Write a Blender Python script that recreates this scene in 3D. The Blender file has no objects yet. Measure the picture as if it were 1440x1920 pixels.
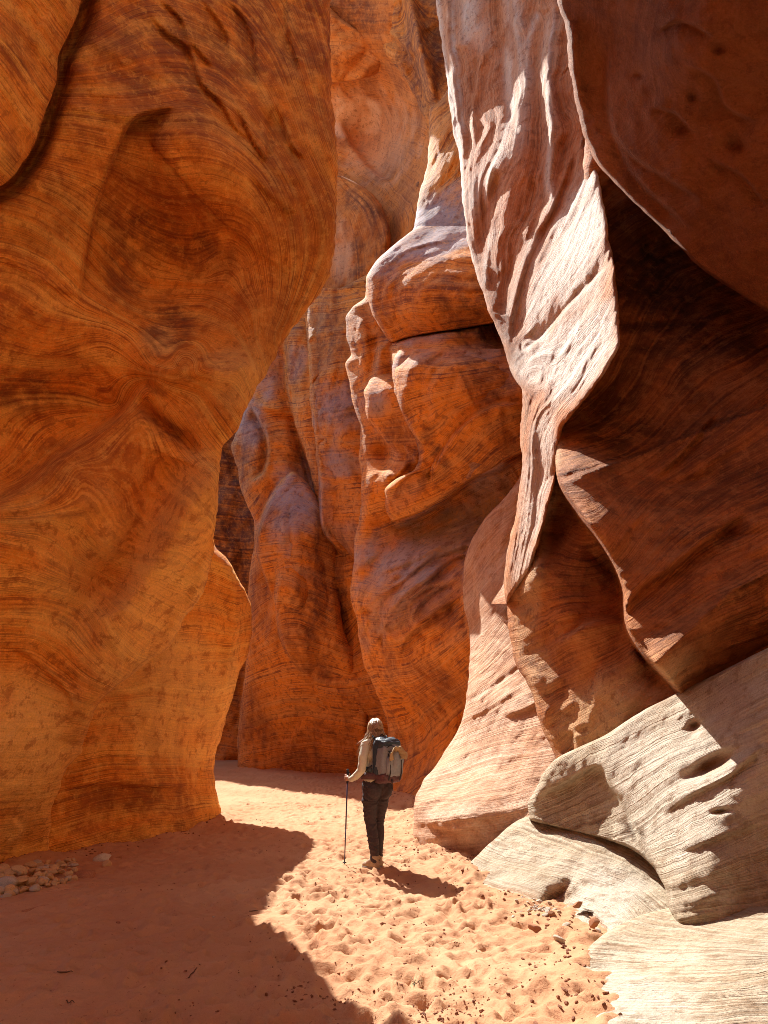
import bpy, bmesh, math, random
import numpy as np
from mathutils import Vector, Matrix

# ------------------------------------------------------------------ camera, sky, sun, exposure
SC = bpy.context.scene
COL = SC.collection
W0, H0, FPX = 1440.0, 1920.0, 1397.0
CAM_H, PITCH = 1.6, math.radians(15.6)
cam_data = bpy.data.cameras.new("camera")
cam_data.sensor_fit = 'VERTICAL'
cam_data.sensor_height = 24.0
cam_data.lens = 24.0 * FPX / H0
cam_data.clip_start = 0.05
cam_data.clip_end = 500.0
cam = bpy.data.objects.new("camera", cam_data)
cam.location = (0, 0, CAM_H)
cam.rotation_euler = (math.pi / 2 + PITCH, 0, 0)
COL.objects.link(cam)
SC.camera = cam

SUN_EL = math.radians(48.0)
SUN_AZ = math.radians(-28.0)          # measured from +Y, towards +X
S_DIR = np.array([math.sin(SUN_AZ) * math.cos(SUN_EL), math.cos(SUN_AZ) * math.cos(SUN_EL), math.sin(SUN_EL)])
world = bpy.data.worlds.new("World")
SC.world = world
world.use_nodes = True
wn = world.node_tree.nodes
sky = wn.new('ShaderNodeTexSky')
sky.sky_type = 'NISHITA'
sky.sun_disc = False
sky.sun_elevation = SUN_EL
sky.sun_rotation = SUN_AZ
sky.air_density = 1.0
sky.dust_density = 2.0
sky.ozone_density = 1.0
bg = wn['Background']
bg.inputs['Strength'].default_value = 0.09
world.node_tree.links.new(sky.outputs['Color'], bg.inputs['Color'])
sun_data = bpy.data.lights.new("sun", 'SUN')
sun_data.energy = 5.0
sun_data.angle = math.radians(0.5)
sun_data.color = (1.0, 0.95, 0.87)
sun = bpy.data.objects.new("sun", sun_data)
sun.rotation_euler = Vector(S_DIR).to_track_quat('Z', 'Y').to_euler()
sun.location = (0, 0, 60)
COL.objects.link(sun)
SC.view_settings.view_transform = 'Standard'
SC.view_settings.look = 'None'
SC.view_settings.gamma = 1.0
SC.view_settings.exposure = 1.2
SC.cycles.max_bounces = 14
SC.cycles.diffuse_bounces = 10
SC.cycles.glossy_bounces = 2
SC.cycles.caustics_reflective = False
SC.cycles.caustics_refractive = False
SC.cycles.filter_width = 0.9
SC.cycles.use_denoising = True
SC.cycles.denoising_prefilter = 'NONE'

# ------------------------------------------------------------------ small maths kit
FW = np.array([0.0, math.cos(PITCH), math.sin(PITCH)])
UP = np.array([0.0, -math.sin(PITCH), math.cos(PITCH)])
RT = np.array([1.0, 0.0, 0.0])
CAM = np.array([0.0, 0.0, CAM_H])

def pos(px, py, d):
    """point seen at (px, py) of the photograph, d metres in front of the viewer"""
    u = (np.asarray(px, float) - W0 / 2) / FPX
    v = (H0 / 2 - np.asarray(py, float)) / FPX
    d = np.asarray(d, float)
    return CAM + d[..., None] * (FW + u[..., None] * RT + v[..., None] * UP)

def gd(py):
    """distance of the sand floor at picture row py"""
    v = (H0 / 2 - py) / FPX
    return -CAM_H / (math.sin(PITCH) + v * math.cos(PITCH))

def ground_xy(px, py):
    p = pos(np.array(float(px)), np.array(float(py)), np.array(gd(py)))
    return float(p[0]), float(p[1])

_rs = np.random.RandomState(7)
_PERM = np.concatenate([_rs.permutation(256)] * 3)
_G3 = _rs.normal(size=(256, 3)); _G3 /= np.linalg.norm(_G3, axis=1)[:, None]

def perlin(p):
    p = np.asarray(p, float)
    sh = p.shape[:-1]
    p = p.reshape(-1, 3)
    i = np.floor(p).astype(int); f = p - i
    i &= 255
    u = f * f * f * (f * (f * 6 - 15) + 10)
    out = 0
    for a in (0, 1):
        wa = u[:, 0] if a else 1 - u[:, 0]
        for b in (0, 1):
            wb = u[:, 1] if b else 1 - u[:, 1]
            for c in (0, 1):
                wc = u[:, 2] if c else 1 - u[:, 2]
                h = _PERM[_PERM[_PERM[(i[:, 0] + a) & 255] + ((i[:, 1] + b) & 255)] + ((i[:, 2] + c) & 255)]
                g = _G3[h]
                out = out + wa * wb * wc * (g[:, 0] * (f[:, 0] - a) + g[:, 1] * (f[:, 1] - b) + g[:, 2] * (f[:, 2] - c))
    return out.reshape(sh) * 1.5

def fbm(p, octaves=4, gain=0.5):
    p = np.asarray(p, float)
    t, a = 0, 1.0
    for k in range(octaves):
        t = t + a * perlin(p * 2.0 ** k + 17.3 * k)
        a *= gain
    return t

def noise1(s, seed=0.0):
    s = np.asarray(s, float)
    return perlin(np.stack([s, np.full_like(s, 3.7 + seed), np.full_like(s, 9.1 - seed)], -1))

def tps(pts, X, Y, smooth=1e-4):
    pts = np.array(pts, float)
    P = pts[:, :2] / 500.0
    n = len(P)
    def k(r2):
        return 0.5 * r2 * np.log(np.maximum(r2, 1e-12))
    D = ((P[:, None] - P[None]) ** 2).sum(-1)
    A = np.zeros((n + 3, n + 3))
    A[:n, :n] = k(D) + smooth * np.eye(n)
    A[:n, n] = 1; A[:n, n + 1:] = P
    A[n, :n] = 1; A[n + 1:, :n] = P.T
    b = np.zeros(n + 3); b[:n] = pts[:, 2]
    w = np.linalg.solve(A, b)
    Xs, Ys = X / 500.0, Y / 500.0
    out = w[n] + w[n + 1] * Xs + w[n + 2] * Ys
    for j in range(n):
        out = out + w[j] * k((Xs - P[j, 0]) ** 2 + (Ys - P[j, 1]) ** 2)
    return out

def smooth_poly(pts, step=6.0):
    """Catmull-Rom through pts"""
    p = np.array(pts, float)
    if len(p) < 3:
        return p
    q = np.vstack([2 * p[0] - p[1], p, 2 * p[-1] - p[-2]])
    out = []
    for i in range(1, len(q) - 2):
        n = max(2, int(np.hypot(*(q[i + 1] - q[i])) / step))
        t = np.linspace(0, 1, n, endpoint=False)[:, None]
        out.append(0.5 * (2 * q[i] + (q[i + 1] - q[i - 1]) * t + (2 * q[i - 1] - 5 * q[i] + 4 * q[i + 1] - q[i + 2]) * t ** 2
                          + (3 * q[i] - q[i - 1] - 3 * q[i + 1] + q[i + 2]) * t ** 3))
    out.append(p[-1:])
    return np.vstack(out)

def sdist(poly, X, Y):
    """signed distance to a polyline (positive on the right hand when walking along it, picture axes)
    and position 0..1 along it"""
    best = np.full(X.shape, 1e18); sg = np.zeros(X.shape); tt = np.zeros(X.shape)
    L = np.concatenate([[0], np.cumsum(np.hypot(*np.diff(poly, axis=0).T))])
    for i in range(len(poly) - 1):
        a, b = poly[i], poly[i + 1]
        e = b - a; l2 = e @ e + 1e-9
        t = np.clip(((X - a[0]) * e[0] + (Y - a[1]) * e[1]) / l2, 0, 1)
        dx, dy = X - a[0] - t * e[0], Y - a[1] - t * e[1]
        d2 = dx * dx + dy * dy
        m = d2 < best
        best = np.where(m, d2, best)
        sg = np.where(m, np.sign(e[0] * dy - e[1] * dx), sg)
        tt = np.where(m, (L[i] + t * (L[i + 1] - L[i])) / L[-1], tt)
    return np.sqrt(best) * np.where(sg == 0, 1, sg), tt

def taper(t, a=0.12, b=0.12):
    return np.clip(np.minimum(t / max(a, 1e-6), (1 - t) / max(b, 1e-6)), 0, 1) if a and b else (
        np.clip((1 - t) / b, 0, 1) if b else (np.clip(t / a, 0, 1) if a else np.ones_like(t)))

def edge_fn(pts):
    p = np.array(sorted(pts, key=lambda q: q[0]), float)     # (row, column)
    y, x = p[:, 0], p[:, 1]
    h = np.diff(y); dl = np.diff(x) / h
    m = np.zeros_like(x); m[0], m[-1] = dl[0], dl[-1]
    for i in range(1, len(x) - 1):
        if dl[i - 1] * dl[i] > 0:
            w1, w2 = 2 * h[i] + h[i - 1], h[i] + 2 * h[i - 1]
            m[i] = (w1 + w2) / (w1 / dl[i - 1] + w2 / dl[i])
    def f(Y):
        Y = np.clip(Y, y[0], y[-1])
        i = np.clip(np.searchsorted(y, Y) - 1, 0, len(h) - 1)
        t = (Y - y[i]) / h[i]
        return ((1 + 2 * t) * (1 - t) ** 2 * x[i] + t * (1 - t) ** 2 * h[i] * m[i] + t * t * (3 - 2 * t) * x[i + 1] + t * t * (t - 1) * h[i] * m[i + 1])
    return f

# ------------------------------------------------------------------ objects
def tag(o, label=None, cat=None, group=None, kind=None):
    if label: o['label'] = label
    if cat: o['category'] = cat
    if group: o['group'] = group
    if kind: o['kind'] = kind
    return o

def grid_mesh(name, P, attrs, mat, smooth=True):
    r, c = P.shape[:2]
    me = bpy.data.meshes.new(name)
    idx = np.arange(r * c).reshape(r, c)
    q = np.stack([idx[:-1, :-1], idx[1:, :-1], idx[1:, 1:], idx[:-1, 1:]], -1).reshape(-1, 4)
    me.vertices.add(r * c)
    me.vertices.foreach_set('co', P.reshape(-1).astype(np.float32))
    me.loops.add(q.size)
    me.loops.foreach_set('vertex_index', q.reshape(-1).astype(np.int32))
    me.polygons.add(len(q))
    me.polygons.foreach_set('loop_start', np.arange(0, q.size, 4, dtype=np.int32))
    me.polygons.foreach_set('loop_total', np.full(len(q), 4, dtype=np.int32))
    me.update(calc_edges=True)
    me.validate()
    if smooth:
        me.polygons.foreach_set('use_smooth', np.ones(len(q), dtype=bool))
    for k, v in attrs.items():
        a = me.attributes.new(k, 'FLOAT', 'POINT')
        a.data.foreach_set('value', v.reshape(-1).astype(np.float32))
    me.materials.append(mat)
    o = bpy.data.objects.new(name, me)
    COL.objects.link(o)
    return o

def mesh_obj(name, verts, faces, mat, parent=None, smooth=True):
    me = bpy.data.meshes.new(name)
    me.from_pydata([tuple(v) for v in verts], [], faces)
    me.update()
    if smooth:
        for p in me.polygons: p.use_smooth = True
    me.materials.append(mat)
    o = bpy.data.objects.new(name, me)
    COL.objects.link(o)
    if parent: o.parent = parent
    return o

# ------------------------------------------------------------------ materials
class NT:
    def __init__(s, name):
        s.m = bpy.data.materials.new(name); s.m.use_nodes = True
        s.t = s.m.node_tree; s.b = s.t.nodes['Principled BSDF']
        s.out = s.t.nodes['Material Output']
    def n(s, kind, **kw):
        nd = s.t.nodes.new(kind)
        for k, v in kw.items():
            if k in nd.inputs and not hasattr(nd, k): s.set(nd.inputs[k], v)
            else: setattr(nd, k, v)
        return nd
    def set(s, sock, v):
        if isinstance(v, bpy.types.NodeSocket): s.t.links.new(v, sock)
        else: sock.default_value = v
    def math(s, op, a, b=None, c=None, clamp=False):
        nd = s.t.nodes.new('ShaderNodeMath'); nd.operation = op; nd.use_clamp = clamp
        for i, v in enumerate((a, b, c)):
            if v is not None: s.set(nd.inputs[i], v)
        return nd.outputs[0]
    def mix(s, f, a, b, blend='MIX'):
        nd = s.t.nodes.new('ShaderNodeMix'); nd.data_type = 'RGBA'; nd.blend_type = blend
        s.set(nd.inputs[0], f)
        for sock, v in ((nd.inputs[6], a), (nd.inputs[7], b)):
            if isinstance(v, tuple) and len(v) == 3: v = v + (1,)
            s.set(sock, v)
        return nd.outputs[2]
    def ramp(s, f, lo, hi):
        nd = s.t.nodes.new('ShaderNodeMapRange'); nd.interpolation_type = 'SMOOTHSTEP'
        s.set(nd.inputs[0], f); nd.inputs[1].default_value = lo; nd.inputs[2].default_value = hi
        return nd.outputs[0]
    def noise(s, vec=None, w=None, scale=1.0, detail=3.0, rough=0.55, dims='3D'):
        nd = s.t.nodes.new('ShaderNodeTexNoise'); nd.noise_dimensions = dims
        if vec is not None: s.set(nd.inputs['Vector'], vec)
        if w is not None: s.set(nd.inputs['W'], w)
        nd.inputs['Scale'].default_value = scale; nd.inputs['Detail'].default_value = detail; nd.inputs['Roughness'].default_value = rough
        return nd.outputs['Fac']
    def attr(s, name):
        nd = s.t.nodes.new('ShaderNodeAttribute'); nd.attribute_name = name
        return nd.outputs['Fac']
    def geo(s):
        return s.t.nodes.new('ShaderNodeNewGeometry').outputs['Position']

def rock_mat(name, base, dark, light, stain=(0.10, 0.045, 0.025), f1=3.0, f2=16.0, f3=70.0, band=0.6, line=0.5, fine=0.35,
             blotch=0.5, bump=0.35, grain=0.25, pale=None, linebump=1.0, streak=0.4):
    """layered sandstone: colour bands and fine bedding lines follow the 'strata' coordinate of the mesh (metres across the bedding),
    'stain' is desert varnish plus shade painted into recesses, 'pale' bleached rock plus painted skylight, sun and bounce glow"""
    k = NT(name)
    P = k.geo()
    s0 = k.attr('strata')
    wob = k.noise(P, scale=1.7, detail=4)
    wob2 = k.noise(P, scale=9.0, detail=3)
    s = k.math('ADD', s0, k.math('MULTIPLY', k.math('SUBTRACT', wob, 0.5), 0.06))
    s = k.math('ADD', s, k.math('MULTIPLY', k.math('SUBTRACT', wob2, 0.5), 0.02))
    n1 = k.noise(w=s, scale=f1, detail=4, dims='1D')
    n2 = k.noise(w=s, scale=f2, detail=4, rough=0.65, dims='1D')
    n3 = k.noise(w=s, scale=f3, detail=3, rough=0.7, dims='1D')
    big = k.noise(P, scale=0.55, detail=5, rough=0.6)
    mid = k.noise(P, scale=3.2, detail=6, rough=0.65)
    grn = k.noise(P, scale=45.0, detail=5, rough=0.75)
    pit = k.noise(P, scale=7.0, detail=7, rough=0.7)
    brk = k.noise(P, scale=1.6, detail=4)                    # where the bedding lines show or fade
    c = k.mix(k.math('MULTIPLY', k.ramp(n1, 0.42, 0.66), band), base, light)
    c = k.mix(k.math('MULTIPLY', k.ramp(big, 0.42, 0.66), blotch), c, dark)
    bnd = k.attr('band')
    ln = k.math('MULTIPLY', k.ramp(n2, 0.53, 0.62), k.ramp(brk, 0.42, 0.62))
    c = k.mix(k.math('MULTIPLY', ln, line), c, dark)
    ln = k.math('MULTIPLY', ln, bnd)
    fn = k.math('MULTIPLY', k.ramp(n3, 0.51, 0.59), k.ramp(mid, 0.34, 0.62))
    c = k.mix(k.math('MULTIPLY', fn, fine), c, dark)
    fn = k.math('MULTIPLY', fn, bnd)
    fl = k.ramp(n3, 0.47, 0.38)
    c = k.mix(k.math('MULTIPLY', fl, 0.28), c, light)
    if pale:
        c = k.mix(k.math('MULTIPLY', k.attr('pale'), 0.9), c, pale)
    sn = k.math('MULTIPLY', k.math('MULTIPLY', k.attr('stain'), 0.85), k.ramp(k.math('ADD', mid, k.math('MULTIPLY', n2, 0.6)), 0.52, 0.95))
    c = k.mix(sn, c, stain)
    mp = k.n('ShaderNodeMapping'); mp.inputs['Scale'].default_value = (2.6, 2.6, 0.16); k.set(mp.inputs['Vector'], P)
    sk = k.noise(mp.outputs[0], scale=1.0, detail=3, rough=0.5)                     # water streaks down the face
    c = k.mix(k.math('MULTIPLY', k.math('MULTIPLY', k.ramp(sk, 0.46, 0.78), k.ramp(big, 0.35, 0.6)), streak), c, stain)
    c = k.mix(k.math('MULTIPLY', k.ramp(pit, 0.53, 0.62), 0.5), c, dark)
    c = k.mix(k.math('MULTIPLY', k.ramp(pit, 0.47, 0.38), 0.35), c, light)
    hv = k.math('ADD', 0.55, k.math('MULTIPLY', grn, 0.9))
    hs = k.n('ShaderNodeHueSaturation'); k.set(hs.inputs['Value'], hv); k.set(hs.inputs['Color'], c)
    k.set(k.b.inputs['Base Color'], hs.outputs[0])
    k.b.inputs['Roughness'].default_value = 0.85
    k.b.inputs['Specular IOR Level'].default_value = 0.25
    # relief: bedding grooves + grain
    h = k.math('MULTIPLY', k.math('SUBTRACT', n2, k.math('MULTIPLY', ln, 0.35)), 0.06 * linebump)
    h = k.math('ADD', h, k.math('MULTIPLY', k.math('SUBTRACT', n3, k.math('MULTIPLY', fn, 0.4)), 0.022 * linebump))
    h = k.math('MULTIPLY', h, k.math('ADD', 0.25, k.math('MULTIPLY', bnd, 0.75)))
    h = k.math('ADD', h, k.math('MULTIPLY', mid, 0.05))
    h = k.math('ADD', h, k.math('MULTIPLY', pit, 0.045))
    h = k.math('ADD', h, k.math('MULTIPLY', grn, 0.014 * grain / 0.25))
    bp = k.n('ShaderNodeBump'); bp.inputs['Strength'].default_value = bump; bp.inputs['Distance'].default_value = 1.0
    k.set(bp.inputs['Height'], h)
    k.set(k.b.inputs['Normal'], bp.outputs[0])
    return k.m

def plain_mat(name, col, rough=0.8, vary=0.25, scale=30.0, bump=0.0, col2=None, spec=0.3, metal=0.0):
    k = NT(name)
    P = k.n('ShaderNodeTexCoord').outputs['Object']
    n = k.noise(P, scale=scale, detail=4, rough=0.6)
    c2 = col2 or tuple(max(0, x * (1 - vary)) for x in col)
    k.set(k.b.inputs['Base Color'], k.mix(k.ramp(n, 0.35, 0.65), col, c2))
    k.b.inputs['Roughness'].default_value = rough
    k.b.inputs['Specular IOR Level'].default_value = spec
    k.b.inputs['Metallic'].default_value = metal
    if bump:
        bp = k.n('ShaderNodeBump'); bp.inputs['Strength'].default_value = bump; bp.inputs['Distance'].default_value = 0.01
        k.set(bp.inputs['Height'], n); k.set(k.b.inputs['Normal'], bp.outputs[0])
    return k.m

# ------------------------------------------------------------------ rock masses
def strokes(L, X, Y, d):
    for st in L.get('strokes', ()):
        kind = st[0]
        if kind == 'bump':                       # ('bump', x, y, rx, ry, rot_deg, metres towards the viewer)
            _, x, y, rx, ry, rot, h = st
            c, s_ = math.cos(math.radians(rot)), math.sin(math.radians(rot))
            a = ((X - x) * c + (Y - y) * s_) / rx; b = (-(X - x) * s_ + (Y - y) * c) / ry
            d = d - h * np.exp(-(a * a + b * b))
        elif kind == 'ridge':                    # ('ridge', pts, half_width, metres towards the viewer)
            _, pts, w, h = st
            s, t = sdist(smooth_poly(pts), X, Y)
            d = d - h * np.exp(-(s / w) ** 2) * np.clip(np.minimum(t, 1 - t) / 0.15, 0.0, 1) ** 0.5
        elif kind == 'step':                     # ('step', pts, raise_left, fade_left, lower_right, fade_right[, soft])
            _, pts, hl, wl, hr, wr = st[:6]
            soft = st[6] if len(st) > 6 else 2.5
            s, t = sdist(smooth_poly(pts), X, Y)
            tp = np.clip(np.minimum(t, 1 - t) / 0.18, 0, 1)
            a = np.clip(-s, 0, None); b = np.clip(s, 0, None)
            k = 0.5 - 0.5 * np.tanh(s / soft)
            d = d + tp * (-hl * np.exp(-a / wl) * k + hr * np.exp(-b / wr) * (1 - k))
    return d

def calm_of(L, X, Y, P0):
    band = np.ones_like(X)
    for x, y, rx, ry, rot, am in L.get('calm', ()):
        r = np.sqrt(((X - x) / rx) ** 2 + ((Y - y) / ry) ** 2) + 0.35 * fbm(P0 * 1.1 + 23.0, 3)
        band = band * (1 - am * np.clip((1.25 - r) / 0.6, 0, 1))
    return band

def rock(L, mat):
    y0, y1 = L['rows']
    dy = L.get('dy', 3.0)
    lo, hi = -40.0, 1960.0
    ys = [y0]
    while ys[-1] < y1:
        y = ys[-1]
        ys.append(y + (dy if lo <= y <= hi else min(14.0, dy + 0.08 * (lo - y if y < lo else y - hi) + 1)))
    ys = np.array(ys)
    fl, fr = edge_fn(L['left']), edge_fn(L['right'])
    xl, xr = fl(ys), fr(ys)
    jg = L.get('jag', 2.5)
    jn = jg * (noise1(ys / 33.0, 2.0 + len(L['name'])) + 0.6 * noise1(ys / 13.0, 7.0 + len(L['name'])))
    if L.get('wrap_left'): xl = xl + jn
    if L.get('wrap_right'): xr = xr + jn
    xr = np.maximum(xr, xl + 1.0)
    nx = int(min(560, max(30, np.max(np.clip(xr, -60, 1500) - np.clip(xl, -60, 1500)) / L.get('dx', 3.0))))
    t = np.linspace(0, 1, nx)
    if L.get('dense'):                            # (t0, share): more columns past t0
        t = np.interp(t, [0, L['dense'][1], 1], [0, L['dense'][0], 1])
    X = xl[:, None] + (xr - xl)[:, None] * t[None]
    Y = np.repeat(ys[:, None], nx, 1)
    d = tps(L['depth'], X, Y)
    d = strokes(L, X, Y, d)
    # strata coordinate
    st = np.zeros_like(X); dm = float(np.median(d))
    if 'guides' in L:
        g = []
        for val, pts in L['guides']:
            q = smooth_poly(pts, 40.0)
            for x, y in q: g.append((x, y, val))
        st = tps(g, X, Y, 1e-3) * dm / FPX
    else:
        a = math.radians(L.get('dip', 10.0))
        P0 = pos(X, Y, d)
        st = P0[..., 2] * math.cos(a) + P0[..., 0] * math.sin(a) + 0.3 * P0[..., 1] * L.get('dip_y', 0.0)
    P0 = pos(X, Y, d)
    warp = fbm(P0 * 0.6 + 5.1, 3)
    st = st + warp * L.get('warp', 0.08)
    n_amp = L.get('noise', 0.12)
    d = d + n_amp * fbm(P0 * L.get('nfreq', 0.7) + 31.0, 5, 0.48)
    ra, rf = L.get('ridged', (0.03, 5.0))
    rid = noise1(st * rf, 1.0) + 0.5 * noise1(st * rf * 2.3, 2.0) + 0.28 * noise1(st * rf * 5.1, 3.0)
    fade = np.clip(0.5 + 1.3 * fbm(P0 * 0.8 - 11.0, 3), 0.1, 1.25)
    gr = np.hypot(np.gradient(st, axis=1) / np.maximum(np.gradient(X, axis=1), 1e-3), np.gradient(st, axis=0) / np.gradient(Y, axis=0)) * FPX / d
    fade = fade * calm_of(L, X, Y, P0) / (1 + (gr / 2.2) ** 4)
    d = d + ra * rid * fade * 1.4
    saw = (st * rf * 0.8 + 0.25 * warp) % 1.0                    # weathered ledges: each bed sticks out and is undercut
    d = d + ra * 0.9 * fade * (np.where(saw < 0.86, saw / 0.86, (1 - saw) / 0.14) - 0.5) * np.clip(0.5 + 2.0 * noise1(st * 1.3, 5.0), 0, 1)
    sa, sf = L.get('saw', (0.0, 1.0))
    if sa:
        for am, fr, ph in ((sa, sf, 0.0), (sa * 0.4, sf * 2.6, 0.37)):
            s_ = (st * fr + 0.5 * warp + ph + 0.25 * noise1(st * 0.9 * fr, 8.0)) % 1.0
            d = d + am * (np.where(s_ < 0.72, s_ / 0.72, (1 - s_) / 0.28) - 0.5) * np.clip(0.9 + fbm(P0 * 0.7 + 44.0, 3), 0.3, 1.3) / (1 + (gr / 2.2) ** 4)
    ch = L.get('chip', 0.03)
    d = d + ch * np.abs(fbm(P0 * 2.6 + 61.0, 4, 0.55))
    ba, bx, bz = L.get('billow', (0.0, 1.0, 1.0))
    if ba:
        q = P0 * np.array([bx, bx, bz]) + 71.0 + len(L['name'])
        q = q + 0.35 * np.stack([fbm(P0 * 0.5 + 1, 2), fbm(P0 * 0.5 + 8, 2), fbm(P0 * 0.5 + 15, 2)], -1)
        d = d - ba * (np.abs(perlin(q)) + 0.45 * np.abs(perlin(q * 2.1 + 5)) + 0.2 * np.abs(perlin(q * 4.3 + 9)) - 0.4)
    # rounding towards free edges, and the flank that turns away behind them
    R, Rd = L.get('round', (26.0, 0.35))
    if L.get('wrap_left'):
        s = np.clip((X - xl[:, None]) / R, 0, 1); d = d + Rd * (1 - np.sqrt(np.clip(1 - (1 - s) ** 2, 0, 1)))
    if L.get('wrap_right'):
        s = np.clip((xr[:, None] - X) / R, 0, 1); d = d + Rd * (1 - np.sqrt(np.clip(1 - (1 - s) ** 2, 0, 1)))
    stain = np.zeros_like(X)
    for x, y, rx, ry, rot, a in L.get('stains', ()):
        c, s_ = math.cos(math.radians(rot)), math.sin(math.radians(rot))
        u = ((X - x) * c + (Y - y) * s_) / rx; v = (-(X - x) * s_ + (Y - y) * c) / ry
        r = np.sqrt(u * u + v * v) + 0.45 * fbm(P0 * 1.7 + 3.0, 4)
        stain = np.maximum(stain, a * np.clip((1.2 - r) / 0.7, 0, 1))
    band = calm_of(L, X, Y, P0)
    pale = np.zeros_like(X)
    for x, y, rx, ry, rot, a in L.get('pales', ()):
        c, s_ = math.cos(math.radians(rot)), math.sin(math.radians(rot))
        u = ((X - x) * c + (Y - y) * s_) / rx; v = (-(X - x) * s_ + (Y - y) * c) / ry
        r = np.sqrt(u * u + v * v) + 0.5 * fbm(P0 * 1.2 + 9.0, 4)
        pale = np.maximum(pale, a * np.clip((1.2 - r) / 0.6, 0, 1))
    for pts, w, am in L.get('palelines', ()):
        s, t = sdist(smooth_poly(pts), X, Y)
        pale = np.maximum(pale, am * np.exp(-(s / w) ** 2) * np.clip(np.minimum(t, 1 - t) / 0.1, 0, 1) * np.clip(0.9 + 1.2 * noise1(st * 9.0, 4.0), 0.15, 1))
    nw = 14
    def flank(side):
        T, inset = L['wrap_left' if side < 0 else 'wrap_right']
        j = 0 if side < 0 else -1
        k = (np.arange(1, nw + 1) / nw)[None, :]
        x = X[:, j:j + 1 if j == 0 else None] if j == 0 else X[:, -1:]
        dd = d[:, 0:1] if j == 0 else d[:, -1:]
        xx = x - side * inset * k ** 1.3
        yy = np.repeat(ys[:, None], nw, 1)
        d2 = dd + T * k ** 1.15 + 0.25 * k * fbm(pos(xx, yy, dd + T * k) * 0.7, 3)
        s2 = (st[:, 0:1] if j == 0 else st[:, -1:]) + 0.15 * k
        z = np.zeros_like(d2)
        return xx, yy, d2, s2, z
    parts = [(X, Y, d, st, stain, pale, band)]
    if L.get('wrap_left'):
        xx, yy, d2, s2, z = flank(-1)
        parts.insert(0, tuple(a[:, ::-1] for a in (xx, yy, d2, s2, z + stain[:, :1], z + pale[:, :1], z + band[:, :1])))
    if L.get('wrap_right'):
        xx, yy, d2, s2, z = flank(1)
        parts.append((xx, yy, d2, s2, z + stain[:, -1:], z + pale[:, -1:], z + band[:, -1:]))
    X, Y, d, st, stain, pale, band = (np.concatenate([p[i] for p in parts], 1) for i in range(7))
    P = pos(X, Y, d)
    return grid_mesh(L['name'], P, {'strata': st, 'stain': stain, 'pale': pale, 'band': band}, mat)

# ------------------------------------------------------------------ the canyon walls
M_LEFT = rock_mat('orange_sandstone', (0.80, 0.30, 0.038), (0.34, 0.085, 0.016), (0.90, 0.50, 0.11), stain=(0.17, 0.055, 0.028), f2=15, f3=48, band=0.8, line=0.75, fine=0.6, blotch=0.55, bump=0.7, pale=(0.84, 0.54, 0.18), streak=0.25)
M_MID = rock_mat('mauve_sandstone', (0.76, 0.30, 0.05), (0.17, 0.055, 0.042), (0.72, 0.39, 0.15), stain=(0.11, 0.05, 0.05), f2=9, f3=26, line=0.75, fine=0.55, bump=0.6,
                 pale=(0.34, 0.31, 0.38), streak=0.6)  # lilac pale: varnish mixed with blue skylight painted into the colour
M_FAR = rock_mat('far_sandstone', (0.70, 0.27, 0.06), (0.22, 0.07, 0.035), (0.66, 0.31, 0.11), stain=(0.13, 0.055, 0.04), f1=2.0, f2=6.0, f3=20.0, line=0.6, pale=(0.80, 0.56, 0.40))
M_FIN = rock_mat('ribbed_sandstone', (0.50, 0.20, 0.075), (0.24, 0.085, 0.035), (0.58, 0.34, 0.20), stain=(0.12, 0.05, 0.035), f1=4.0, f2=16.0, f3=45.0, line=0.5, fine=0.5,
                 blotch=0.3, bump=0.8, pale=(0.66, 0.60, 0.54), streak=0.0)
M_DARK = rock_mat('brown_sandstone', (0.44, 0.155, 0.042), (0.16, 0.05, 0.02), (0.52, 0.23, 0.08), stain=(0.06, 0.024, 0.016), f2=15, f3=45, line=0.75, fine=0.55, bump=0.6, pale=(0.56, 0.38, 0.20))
M_ROUGH = rock_mat('pitted_sandstone', (0.33, 0.12, 0.045), (0.19, 0.065, 0.03), (0.42, 0.17, 0.07), stain=(0.12, 0.045, 0.03), band=0.35, line=0.35, fine=0.2, bump=1.0, grain=0.6, linebump=0.3)
M_CREAM = rock_mat('cream_sandstone', (0.42, 0.34, 0.235), (0.22, 0.135, 0.075), (0.48, 0.42, 0.33), stain=(0.42, 0.19, 0.08), f1=4.0, f2=18.0, f3=60.0, line=0.75, fine=0.65,
                   blotch=0.35, bump=0.7, streak=0.0, pale=(0.50, 0.45, 0.38))
M_GORGE = rock_mat('tan_sandstone', (0.72, 0.47, 0.27), (0.50, 0.28, 0.14), (0.76, 0.55, 0.36))  # paler rock, made to bounce sun fill from the unseen wall
M_FOOT = rock_mat('pink_sandstone', (0.56, 0.33, 0.20), (0.32, 0.16, 0.09), (0.64, 0.47, 0.35), stain=(0.45, 0.19, 0.07), f1=4.0, f2=13.0, f3=40.0, line=0.6, fine=0.5, blotch=0.4, bump=0.6)

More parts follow.
